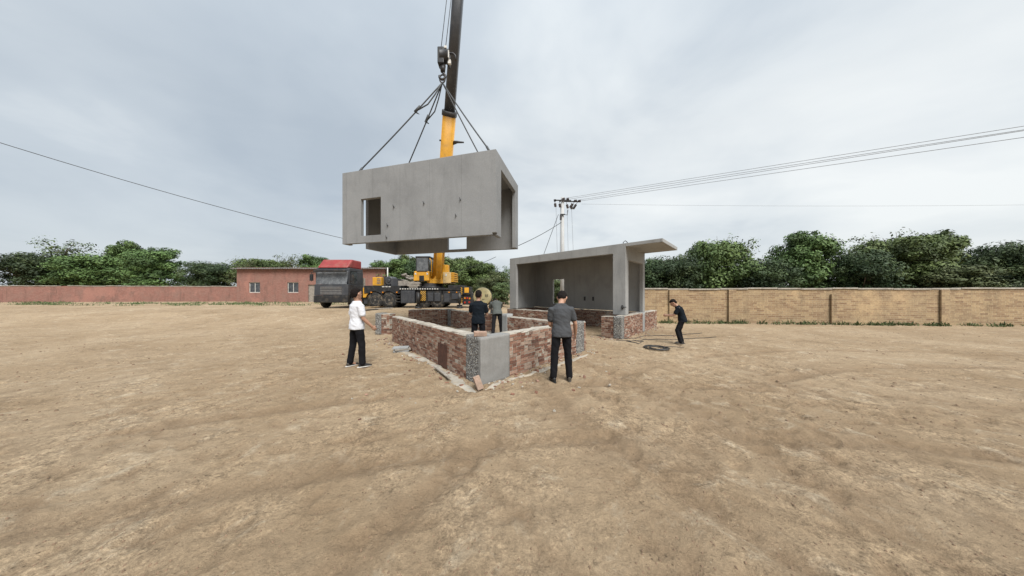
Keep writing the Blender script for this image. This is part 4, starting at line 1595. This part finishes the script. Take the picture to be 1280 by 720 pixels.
# ------------------------------------------------------------------ further along the site
def weeds(name, spots, label, seed):
    rnd = random.Random(seed)
    mb = MB()
    for (x, y, r, n) in spots:
        for i in range(n):
            a = rnd.random() * 6.28; d = r * rnd.random() ** .6
            px_, py_ = x + d * math.cos(a), y + d * math.sin(a) * .6
            z = ground_z(px_, py_)
            hgt = rnd.uniform(.08, .38) * (1 - .5 * d / r)
            ld = Vector((rnd.gauss(0, .35), rnd.gauss(0, .35), 1)).normalized()
            sd = Vector((math.cos(a + 1.2), math.sin(a + 1.2), 0)) * .012
            b = len(mb.v)
            base = Vector((px_, py_, z - .02)); mid = base + ld * hgt * .6; tip = base + ld * hgt + Vector((rnd.gauss(0, .05), rnd.gauss(0, .05), -.02))
            mb.v += [base - sd, base + sd, mid + sd * 1.3, tip, mid - sd * 1.3]
            mb.quad((b, b + 1, b + 2, b + 3, b + 4), 0, rnd.random())
    tag(mb.build(name, M['leaf_c']), label, 'weeds', kind='stuff')
def rubble():
    rnd = random.Random(21)
    for nm, mt, lab, cnt, smin, smax in (('rubble', [M['brick']], 'crumbs of broken brick along the foot of the brick walls', 330, .012, .05), ('mortar_crumbs', [M['cap']], 'crumbs of pale mortar along the foot of the brick walls', 420, .008, .032)):
        mb = MB()
        a0 = A0.to_2d()
        P0 = gp(777, 424).to_2d()
        lines = ((a0 + Vector(U1) * .1, a0 + Vector(U1) * 6.6, Vector(U2) * -1), (a0, a0 + Vector(U2) * 4.3, Vector(U1) * -1), (P0, P0 + Vector(RM_V) * 5, Vector(RM_U) * -1), (P0, P0 + Vector(RM_U) * 1.2, Vector(RM_V) * -1))
        for i in range(cnt):
            p, q, n = lines[rnd.choice((0, 0, 0, 1, 1, 2, 2, 3))]
            c = p.lerp(q, rnd.random()) + n * (.03 + abs(rnd.gauss(0, .20)))
            if rnd.random() < .18: c += n * rnd.random() * 1.6 + Vector((rnd.gauss(0, .3), rnd.gauss(0, .3)))
            sz = smin + (smax - smin) * rnd.random() ** 2.5
            R = Matrix.Rotation(rnd.random() * 6, 3, 'Z') @ Matrix.Rotation(rnd.gauss(0, .5), 3, 'X')
            mb.obox((c.x, c.y, ground_z(c.x, c.y) + sz * .25), (sz * (1 + rnd.random()), sz, sz * (.5 + .5 * rnd.random())), R, 0, rnd.random())
        tag(mb.build(nm, mt), lab, 'rubble', kind='stuff')
rubble()

sp_ = []
_q = random.Random(12)
for i in range(70):
    t = _q.random()
    x = 7.5 + 36 * t
    sp_.append((x, 15.9 - (x - 6.4) * .0985 - .25 - .3 * _q.random(), .25 + .4 * _q.random(), 45))
weeds('weeds', sp_, 'green weeds growing along the foot of the boundary wall', 2)
sp_ = [(-_q.uniform(6, 60), _q.uniform(24, 32), .5 + _q.random(), 60) for i in range(90)]
weeds('weeds', sp_, 'green weeds on the far edge of the bare earth before the red house', 3)

# ------------------------------------------------------------------ trees
def tree_meshes(seed, h, cr, ch, nleaf, leaf, trunk_r, matk, sparse=0.0, low=.25):
    """trunk with limbs, crown of leaf clumps spread through the volume; base at origin"""
    rnd = random.Random(seed)
    tb = MB()
    clumps = []
    lean = Vector((rnd.gauss(0, .05), rnd.gauss(0, .05), 1))
    top = lean * (h * .72)
    n = 7
    tr = [lean * (h * .72 * i / n) + Vector((rnd.gauss(0, .05), rnd.gauss(0, .05), 0)) * (h / 6 if i else 0) for i in range(n + 1)]
    tr[0].z = -.15
    tb.tube(tr, [trunk_r * (1.25 - .95 * i / n) for i in range(n + 1)], 9)
    nl = 17
    for i in range(nl):
        t = .30 + .68 * (i / nl)
        k = int(t * n); base = tr[min(k, n)].copy()
        a = i * 2.4 + rnd.random()
        el = rad(12 + 62 * t + rnd.gauss(0, 9))
        prof = math.sin(math.pi * min(1, .22 + .78 * (t - .2))) ** .7
        ln = cr * (.55 + .6 * rnd.random()) * prof
        d = Vector((math.cos(a) * math.cos(el), math.sin(a) * math.cos(el), math.sin(el)))
        e = base + d * ln + Vector((0, 0, ch * .06))
        mid = base.lerp(e, .5) + Vector((rnd.gauss(0, .12), rnd.gauss(0, .12), rnd.gauss(0, .08))) * cr * .3
        tb.tube([base, mid, e], [trunk_r * .42, trunk_r * .26, trunk_r * .08], 6)
        clumps.append((e, .42 + .5 * rnd.random()))
        clumps.append((mid, .3 + .4 * rnd.random()))
        for j in range(3):
            q = mid.lerp(e, rnd.random()) + Vector((rnd.gauss(0, 1), rnd.gauss(0, 1), rnd.gauss(0, .8))) * cr * .26
            tb.tube([mid, q], [trunk_r * .16, trunk_r * .05], 5)
            clumps.append((q, .35 + .45 * rnd.random()))
    for j in range(26):   # outer bits for an uneven outline
        a = rnd.random() * 6.28
        z = rnd.random()
        rr = cr * (.5 + .55 * rnd.random()) * math.sin(math.pi * (.12 + .8 * z)) ** .6
        clumps.append((Vector((math.cos(a) * rr, math.sin(a) * rr, h * low + (h * (1 - low)) * z * .97)), .22 + .35 * rnd.random()))
    cb = MB()
    per = max(1, nleaf // len(clumps))
    for c, s in clumps:
        tone = rnd.random()
        R = s * cr * .55
        c = Vector((c.x, c.y, min(c.z, h - R * (.7 + .7 * rnd.random()))))
        k = int(per * (s / .5) ** 1.6 * (1 - sparse * rnd.random()))
        for j in range(k):
            d = Vector((rnd.gauss(0, 1), rnd.gauss(0, 1), rnd.gauss(0, 1))).normalized() * R * rnd.random() ** .45
            d.z *= .72
            p = c + d
            if p.z < h * low * .6 or p.z > h: continue
            nrm = (d.normalized() * .9 + Vector((rnd.gauss(0, .38), rnd.gauss(0, .38), rnd.gauss(.45, .35)))).normalized()
            ax = nrm.orthogonal().normalized()
            ax = Matrix.Rotation(rnd.random() * 6.28, 3, nrm) @ ax
            ay = nrm.cross(ax)
            L = leaf * rnd.choice((.55, .8, 1.0, 1.0, 1.35, 1.9)); w = L * .5
            b = len(cb.v)
            cb.v += [p - ax * L * .5, p + ay * w * .5, p + ax * L * .5, p - ay * w * .5]
            cb.quad((b, b + 1, b + 2, b + 3), 0, min(1, max(0, .72 * tone + .28 * rnd.random())))
    t = tb.build('trunk', M['bark'], smooth_all=True)
    c = cb.build('crown', M[matk])
    return t, c

PROTO = {}
def proto(key, **kw):
    t, c = tree_meshes(**kw)
    PROTO[key] = (t.data, c.data, kw['h'])
    for o in (t, c): bpy.data.objects.remove(o)
proto('round', seed=1, h=6.5, cr=2.7, ch=5, nleaf=26000, leaf=.17, trunk_r=.16, matk='leaf_a')
proto('tall', seed=2, h=7.5, cr=2.4, ch=6, nleaf=26000, leaf=.17, trunk_r=.17, matk='leaf_a', low=.15)
proto('dark', seed=3, h=5.5, cr=2.6, ch=5, nleaf=34000, leaf=.125, trunk_r=.15, matk='leaf_b', low=.05)
proto('pale', seed=4, h=5.5, cr=2.1, ch=4, nleaf=20000, leaf=.15, trunk_r=.12, matk='leaf_c', low=.08)
proto('thin', seed=6, h=7.0, cr=1.9, ch=5, nleaf=4200, leaf=.14, trunk_r=.09, matk='leaf_c', sparse=.7)

def tree(key, x, y_top, Y, label, group, rz, wide=1.0):
    tm, cm, h = PROTO[key]
    p = px(x, HZ, Y)
    g = ground_z(p.x, Y)
    ht = px(x, y_top, Y).z - g
    s = ht / h
    root = empty({'thin': 'sparse_tree', 'pale': 'leafy_bush'}.get(key, 'broadleaf_tree'), (p.x, Y, g), label, 'bush' if key == 'pale' else 'tree', group, rz)
    root.scale = (s * wide, s * wide, s)
    for nm, me in (('trunk', tm), ('crown', cm)):
        o = bpy.data.objects.new(nm, me)
        COL.objects.link(o); o.parent = root

GT = 'trees behind the crane truck'
for (k, x, yt, Y, lab, rz, w) in (
    ('round', 493, 322, 36, 'broad green tree rising left of the crane operator cab', .3, 1.2),
    ('tall', 509, 318, 38, 'tall green tree right behind the crane operator cab', 1.4, 1.2),
    ('dark', 536, 322, 36, 'dark tree hidden behind the yellow boom foot', 2.2, 1.2),
    ('round', 563, 320, 35, 'dense green tree just right of the yellow boom foot', 3.0, 1.1),
    ('tall', 583, 319, 37, 'tall dense tree above the rear of the crane truck', 4.1, 1.15),
    ('dark', 600, 328, 35, 'dark rounded tree above the cream mixer drum', 5.2, 1.1),
    ('tall', 476, 328, 41, 'green tree above the front wheels of the crane truck', .8, 1.3),
    ('round', 548, 325, 41, 'green tree showing on both sides of the yellow boom foot', 2.7, 1.3),
    ('round', 594, 324, 32, 'full green tree left of the cream mixer drum, nearest of its row', 1.7, 1.15),
    ('pale', 616, 338, 33, 'tall light green bush right of the cream mixer drum', 3.9, 1.4),
    ('pale', 610, 346, 30, 'light green bush behind the cream mixer drum', .9, 1.3),
    ('pale', 628, 352, 28, 'light green bush by the left end of the standing unit', 2.6, 1.1),
    ('thin', 629, 330, 33, 'thin half bare tree by the left end of the standing unit', .5, 1.1),
    ('thin', 640, 326, 37, 'thin tree behind the left end of the standing unit', 2.5, 1.1),
    ('pale', 694, 347, 30, 'leafy bush seen through the window of the standing unit', 1.5, 1.3),
    ('round', 668, 340, 38, 'green tree hidden behind the middle of the standing unit', 1.1, 1.3),
    ('dark', 740, 336, 34, 'dark tree hidden behind the right of the standing unit', .1, 1.3)):
    tree(k, x, yt, Y, lab, GT, rz, w)
GR = 'trees behind the boundary wall'
for i, (k, x, yt, Y, lab, rz, w) in enumerate((
    ('dark', 812, 321, 19.2, 'dark tree over the boundary wall beside the open end of the standing unit', .2, 1.0),
    ('dark', 842, 317, 18.6, 'dark leafy tree over the boundary wall below the tip of the roof overhang', 1.5, 1.05),
    ('round', 892, 300, 19.5, 'mid green tree over the boundary wall, first one clear of the roof overhang', 2.9, .95),
    ('dark', 945, 322, 18.4, 'low dark tree over the boundary wall, right of the mid green one', 3.7, 1.1),
    ('tall', 1005, 286, 19.6, 'tall green tree over the boundary wall, highest of the row', 4.4, .9),
    ('dark', 1068, 310, 18.4, 'dark tree over the boundary wall, right of the tallest one', 5.3, 1.0),
    ('round', 1135, 292, 19.0, 'broad green tree over the boundary wall towards the right edge', .8, 1.0),
    ('pale', 1196, 330, 17.0, 'light green bush over the boundary wall near the right edge', 1.9, 1.2),
    ('dark', 1262, 300, 18.0, 'dark tree over the boundary wall, cut by the right edge', 2.4, 1.0))):
    tree(k, x, yt, Y, lab, GR, rz, w)
GL = 'trees behind the red house'
for (k, x, yt, Y, lab, rz, w) in (
    ('round', 462, 333, 52, 'small distant tree above the right end of the red house', .4, 1.2),
    ('tall', 392, 318, 48, 'tree above the red house, left of the red cab roof', 1.2, 1.2),
    ('round', 330, 322, 50, 'rounded tree above the red house roof, second of the row', 2.1, 1.3),
    ('dark', 268, 326, 47, 'dark low tree above the red house roof', 3.3, 1.4),
    ('tall', 196, 308, 46, 'tallest tree above the red house roof', 4.0, 1.3),
    ('round', 120, 318, 48, 'broad tree above the left part of the red house', 5.1, 1.4),
    ('dark', 42, 314, 46, 'dark tree above the red house at the left edge', 5.9, 1.3)):
    tree(k, x, yt, Y, lab, GL, rz, w)

for (k, x, yt, Y, lab, grp, rz, w) in (
    ('thin', 918, 288, 24, 'thin half bare tree rising behind the boundary wall trees, left of the tallest one', GR, .4, 1.0),
    ('thin', 1098, 282, 25, 'thin half bare tree rising behind the boundary wall trees, right of the tallest one', GR, 1.9, 1.1),
    ('tall', 1172, 286, 26, 'tall green tree behind the boundary wall trees towards the right edge', GR, 3.2, .8),
    ('thin', 84, 292, 48, 'thin half bare tree at the left end above the field wall', GL, .7, 1.2),
    ('tall', 158, 300, 52, 'slim tall tree far left above the field wall', GL, 2.6, .8),
    ('thin', 306, 318, 44, 'thin half bare tree above the left end of the red house', GL, 1.1, 1.0),
    ('thin', 360, 312, 45, 'thin half bare tree above the middle of the red house', GL, 2.9, 1.2)):
    tree(k, x, yt, Y, lab, grp, rz, w)

# ------------------------------------------------------------------ people
def bake(mb, voxel, smooth=3, wrinkle=0.0, seed=0, zfreq=1.0):
    """overlapping closed lofts -> one continuous skin"""
    me = bpy.data.meshes.new('tmp')
    me.from_pydata([tuple(p) for p in mb.v], [], mb.f)
    o = bpy.data.objects.new('tmp', me)
    COL.objects.link(o)
    md = o.modifiers.new('r', 'REMESH'); md.mode = 'VOXEL'; md.voxel_size = voxel
    ms = o.modifiers.new('s', 'SMOOTH'); ms.factor = .5; ms.iterations = smooth
    dg = bpy.context.evaluated_depsgraph_get()
    out = bpy.data.meshes.new_from_object(o.evaluated_get(dg))
    bpy.data.objects.remove(o)
    if wrinkle:
        nr = [v.normal.copy() for v in out.vertices]
        for v, n in zip(out.vertices, nr):
            p = v.co
            q = Vector((p.x * 9, p.y * 9, p.z * 13 * zfreq + p.x * 6 + seed))
            v.co = p + n * (wrinkle * (mnoise.noise(q) + .5 * mnoise.noise(q * 2.1)))
    out.polygons.foreach_set('use_smooth', [True] * len(out.polygons))
    return out

def mesh_child(name, me, mat, parent):
    me.name = name
    me.materials.clear(); me.materials.append(mat)
    o = bpy.data.objects.new(name, me)
    COL.objects.link(o); o.parent = parent
    return o

def loft(mb, rings, n=18):
    """rings: (centre, axis x * rx, axis y * ry)"""
    prev = None
    for c, ax, ay in rings:
        b = mb.ring(c, ax, ay, n)
        if prev is None: mb.cap(b, n, True)
        else: mb.join(prev, b, n)
        prev = b
    mb.cap(prev, n, False)

def limb(mb, pts, radii, n=14):
    mb.tube(pts, radii, n)
    for p, r in ((pts[0], radii[0]), (pts[-1], radii[-1])):
        ball(mb, p, r)

def ball(mb, c, r, sx=1, sy=1, sz=1, R=None):
    R = R or Matrix.Identity(3)
    prof = [(math.cos(a), math.sin(a)) for a in [math.pi * i / 8 for i in range(1, 8)]]
    rings = [(Vector(c) + R @ Vector((0, 0, -cz * r * sz)), R @ Vector((sr * r * sx, 0, 0)), R @ Vector((0, sr * r * sy, 0))) for cz, sr in prof]
    loft(mb, rings, 14)

def person(label, loc, rz, height, P, shirt, trousers, group='workers at the lift', sole=None, sleeve=.62, skin='skin'):
    s = height / 1.76
    root = empty('person', loc, label, 'person', group, rz)
    root.scale = (s, s, s)
    lean, lean2 = rad(P.get('lean', 0)), rad(P.get('lean2', P.get('lean', 0)))
    roll = rad(P.get('roll', 0))
    # legs first, with the pelvis at the origin
    legs = {}
    for sd, key in ((-1, 'l'), (1, 'r')):
        p, ab, k = [rad(v) for v in P.get(key + 'leg', (0, 4, 2))]
        hip = Vector((sd * .092, 0, -.02))
        d1 = Vector((sd * math.sin(ab), math.sin(p) * math.cos(ab), -math.cos(p) * math.cos(ab)))
        d2 = Vector((sd * math.sin(ab) * .6, math.sin(p - k), -math.cos(p - k))).normalized()
        knee = hip + d1 * .425; ank = knee + d2 * .42
        legs[key] = (hip, knee, ank, sd)
    zlow = min(l[2].z for l in legs.values())
    up = Vector((0, 0, -zlow + .085))
    # spine
    sp = [Vector((0, 0, 0))]
    segs = [(.0, .16), (.35, .17), (.75, .13), (1.0, .10)]
    dirs = []
    for f, l in segs:
        a = lean + (lean2 - lean) * f
        a = a * (.55 + .45 * min(1, f + .3))
        d = Vector((math.sin(roll) * f, math.sin(a), math.cos(a))).normalized()
        sp.append(sp[-1] + d * l); dirs.append(d)
    sp = [q + up for q in sp]
    X = Vector((1, 0, 0))
    def frame(d): return X, d.cross(X).normalized()
    def trunk(mb, g, zmin=-.1, hem=0.0):
        """g: how much thicker than the body"""
        f0 = frame(dirs[0]); f1 = frame(dirs[1]); f2 = frame(dirs[2]); f3 = frame(dirs[3])
        R = []
        R.append((sp[0] + dirs[0] * zmin, f0[0] * (.155 + g + hem * 1.6), f0[1] * (.112 + g + hem * 1.6)))
        R.append((sp[0], f0[0] * (.165 + g + hem), f0[1] * (.118 + g + hem)))
        R.append((sp[1], f0[0] * (.148 + g), f0[1] * (.108 + g)))
        R.append((sp[1].lerp(sp[2], .6), f1[0] * (.162 + g), f1[1] * (.115 + g)))
        R.append((sp[2], f1[0] * (.172 + g), f1[1] * (.120 + g)))
        R.append((sp[3] - dirs[2] * .035, f2[0] * (.178 + g * 1.5), f2[1] * (.100 + g * 1.5)))
        R.append((sp[3] + dirs[3] * .015, f3[0] * (.138 + g), f3[1] * (.080 + g)))
        R.append((sp[3] + dirs[3] * .07, f3[0] * (.07 + g), f3[1] * (.062 + g)))
        loft(mb, R, 22)
    # arms
    arms = {}
    for sd, key in ((-1, 'l'), (1, 'r')):
        p, ab, e = [rad(v) for v in P.get(key + 'arm', (0, 8, 12))]
        sh = sp[3] - dirs[2] * .048 + X * sd * .180
        d1 = Vector((sd * math.sin(ab), math.sin(p) * math.cos(ab), -math.cos(p) * math.cos(ab)))
        inw = rad(P.get(key + 'in', 0))
        d2 = Vector((sd * math.sin(ab) * .5 - sd * math.sin(inw), math.sin(p + e) * math.cos(inw), -math.cos(p + e) * math.cos(inw))).normalized()
        el = sh + d1 * .285; wr = el + d2 * .245
        arms[key] = (sh, el, wr, d2, sd)
    # head
    hd = dirs[3]
    nk = sp[3] + hd * .06
    hp, hy = rad(P.get('hpitch', 0)) + (lean2 if P.get('hrel', 1) else 0), rad(P.get('hyaw', 0))
    Rh = Matrix.Rotation(hy, 3, 'Z') @ Matrix.Rotation(-hp, 3, 'X')
    hc = nk + Rh @ Vector((0, .015, .165))
    HS = 1.14
    def H(x, y, z): return hc + Rh @ Vector((x, y, z)) * HS
    hx, hyv = (Rh @ X) * HS, (Rh @ Vector((0, 1, 0))) * HS
    body = MB()
    trunk(body, 0)
    limb(body, [sp[3] - hd * .02, nk + hd * .0, H(0, -.01, -.06)], [.062, .056, .055])
    loft(body, [(H(0, .035, -.118), hx * .022, hyv * .02), (H(0, .03, -.10), hx * .045, hyv * .05), (H(0, .012, -.065), hx * .064, hyv * .078),
                (H(0, .0, -.02), hx * .072, hyv * .092), (H(0, -.005, .03), hx * .076, hyv * .098), (H(0, -.008, .075), hx * .068, hyv * .088),
                (H(0, -.01, .108), hx * .045, hyv * .06), (H(0, -.01, .122), hx * .015, hyv * .02)], 20)
    # nose, brow, lips, ears
    loft(body, [(H(0, .088, .018), hx * .008, hyv * .012), (H(0, .098, -.012), hx * .012, hyv * .014), (H(0, .104, -.030), hx * .017, hyv * .016), (H(0, .092, -.042), hx * .012, hyv * .012)], 10)
    body.tube([H(-.045, .080, .026), H(0, .093, .028), H(.045, .080, .026)], .009, 8)
    body.tube([H(-.024, .083, -.066), H(0, .092, -.064), H(.024, .083, -.066)], .008, 8)
    for sd in (-1, 1):
        loft(body, [(H(sd * .070, .0, -.035), hx * .008, hyv * .010), (H(sd * .080, -.006, -.015), hx * .009, hyv * .018), (H(sd * .083, -.010, .008), hx * .009, hyv * .021), (H(sd * .076, -.004, .024), hx * .007, hyv * .012)], 10)
    for key, (sh, el, wr, d2, sd) in arms.items():
        limb(body, [sh, sh.lerp(el, .5), el, el.lerp(wr, .35), wr], [.056, .050, .041, .042, .028])
        # hand: palm and five bent fingers
        nrm = Vector((-sd, .25, 0)); nrm = (nrm - d2 * nrm.dot(d2)).normalized()     # palm faces the thigh
        acr = d2.cross(nrm).normalized()
        if acr.y < 0: acr = -acr
        pc = wr + d2 * .05
        loft(body, [(wr - d2 * .01, acr * .028, nrm * .020), (wr + d2 * .03, acr * .038, nrm * .016), (wr + d2 * .085, acr * .042, nrm * .014), (wr + d2 * .095, acr * .036, nrm * .010)], 12)
        for i, (o_, l) in enumerate(((.031, .068), (.011, .077), (-.010, .072), (-.030, .056))):
            b = wr + d2 * .085 + acr * o_
            c1 = (d2 * .9 + nrm * .35).normalized(); c2 = (d2 * .5 + nrm * .85).normalized(); c3 = (d2 * .1 + nrm).normalized()
            m1 = b + c1 * l * .5; m2 = m1 + c2 * l * .32; m3 = m2 + c3 * l * .22
            body.tube([b - d2 * .02, m1, m2, m3], [.0098, .0092, .0085, .0075], 8)
        b = wr + d2 * .025 + acr * .030
        t1 = b + (acr * .6 + d2 * .7 + nrm * .3).normalized() * .045
        t2 = t1 + (d2 * .9 + nrm * .4).normalized() * .033
        body.tube([b - acr * .012, t1, t2], [.014, .0115, .009], 8)
    for key, (hip, knee, ank, sd) in legs.items():
        hip, knee, ank = hip + up, knee + up, ank + up
        limb(body, [hip, hip.lerp(knee, .5), knee, knee.lerp(ank, .35), ank], [.082, .072, .052, .053, .036])
        limb(body, [ank, ank + Vector((0, .10, -.045))], [.036, .030])
    mesh_child('body', bake(body, .0075, 2), M[skin], root)
    # shirt
    mb = MB()
    trunk(mb, .018, zmin=-.10, hem=.013)
    for key, (sh, el, wr, d2, sd) in arms.items():
        d1 = (el - sh).normalized()
        limb(mb, [sh - X * sd * .07, sh, sh + d1 * .12, sh.lerp(el, sleeve)], [.070, .079, .074, .071])
    mesh_child('shirt', bake(mb, .010, 2, .008, 3), M[shirt], root)
    # trousers
    mb = MB()
    f0 = frame(dirs[0])
    loft(mb, [(sp[0] - dirs[0] * .12, X * .135, f0[1] * .11), (sp[0] - dirs[0] * .05, X * .170, f0[1] * .124), (sp[0] + dirs[0] * .0, X * .160, f0[1] * .115), (sp[0] + dirs[0] * .03, X * .14, f0[1] * .10)], 22)
    for key, (hip, knee, ank, sd) in legs.items():
        hip, knee, ank = hip + up, knee + up, ank + up
        limb(mb, [hip, hip.lerp(knee, .4), knee, knee.lerp(ank, .5), ank + (knee - ank).normalized() * .01], [.094, .09, .074, .070, .066])
    mesh_child('trousers', bake(mb, .012, 3, .011, 7, .6), M[trousers], root)
    # shoes
    for key, (hip, knee, ank, sd) in legs.items():
        ank = ank + up
        yaw = Matrix.Rotation(-sd * rad(9), 3, 'Z')
        def S(x, y, z): return Vector((ank.x, ank.y, ank.z - .085)) + yaw @ Vector((x, y, z))
        ax = yaw @ X
        mb = MB()
        loft(mb, [(S(0, -.075, .045), ax * .026, Vector((0, 0, .036))), (S(0, -.05, .05), ax * .036, Vector((0, 0, .046))), (S(0, .0, .055), ax * .038, Vector((0, 0, .05))),
                  (S(0, .07, .045), ax * .042, Vector((0, 0, .040))), (S(0, .13, .034), ax * .044, Vector((0, 0, .028))), (S(0, .175, .028), ax * .036, Vector((0, 0, .022))), (S(0, .20, .025), ax * .018, Vector((0, 0, .012)))], 14)
        sh_ = mesh_child('shoe', bake(mb, .009, 2), M['shoe'], root)
        mb = MB()
        loft(mb, [(S(0, .045, .0), ax * .046, yaw @ Vector((0, .158, 0))), (S(0, .045, .022), ax * .047, yaw @ Vector((0, .160, 0)))], 20)
        me = bake(mb, .008, 1)
        mesh_child('sole', me, M[sole or 'shoe'], sh_)
    # hair
    mb = MB()
    loft(mb, [(H(0, -.060, -.062), hx * .046, hyv * .030), (H(0, -.044, -.02), hx * .072, hyv * .062), (H(0, -.030, .02), hx * .079, hyv * .080), (H(0, -.014, .055), hx * .081, hyv * .096),
              (H(0, -.006, .09), hx * .072, hyv * .090), (H(0, -.008, .122), hx * .046, hyv * .058), (H(0, -.01, .134), hx * .016, hyv * .02)], 22)
    mesh_child('hair', bake(mb, .009, 1, .006, 11, 2), M['hair'], root)
    for sd in (-1, 1):
        mb = MB(); ball(mb, H(sd * .031, .082, .006), .011, 1.3, .7, .7)
        mb.build('eye', M['hair'], root, world=False, smooth_all=True)
    return root

# the five workers
p = gp(446, 457.5)
person('man in a white short sleeved shirt and black trousers left of the foundation', (p.x, p.y, ground_z(p.x, p.y)), rad(-38), 1.80,
       dict(lleg=(-4, 5, 3), rleg=(7, 4, 6), larm=(-4, 10, 15), rarm=(10, 8, 34), hyaw=14, hpitch=-8), 'tee_white', 'trousers', sole='sole')
p = gp(702, 476)
person('man in a grey T-shirt and black trousers seen from behind with bowed head', (p.x, p.y, ground_z(p.x, p.y)), rad(4), 1.76,
       dict(lean=3, lean2=9, lleg=(0, 6, 3), rleg=(3, 5, 5), larm=(12, 6, 58), rarm=(4, 20, 24), lin=25, hpitch=32, hyaw=-24), 'tee_grey', 'trousers')
p = px(598, 400, 7.1)
person('man in a navy black T-shirt standing inside the brick foundation, seen from behind', (p.x, p.y, .09), rad(0), 1.65,
       dict(lleg=(0, 5, 2), rleg=(0, 5, 2), larm=(22, 12, 70), rarm=(16, 10, 60), lin=30, rin=25, hpitch=6), 'tee_black', 'trousers')
p = px(621.5, 400, 10.6)
person('man in drab grey bending forward beyond the gap in the foundation wall', (p.x, p.y, ground_z(p.x, p.y)), rad(14), 1.78,
       dict(lean=30, lean2=64, lleg=(-2, 7, 3), rleg=(4, 7, 4), larm=(40, 12, 25), rarm=(34, 6, 25), hpitch=18), 'tee_drab', 'trousers_grey')
p = gp(853, 430)
person('person in black leaning slightly forward on the bare earth beside the cable coil', (p.x, p.y, ground_z(p.x, p.y)), rad(58), 1.55,
       dict(lean=16, lean2=30, lleg=(24, 8, 40), rleg=(14, 8, 26), larm=(30, 4, 55), rarm=(34, 6, 50), lin=20, rin=20, hpitch=10), 'tee_black', 'trousers')
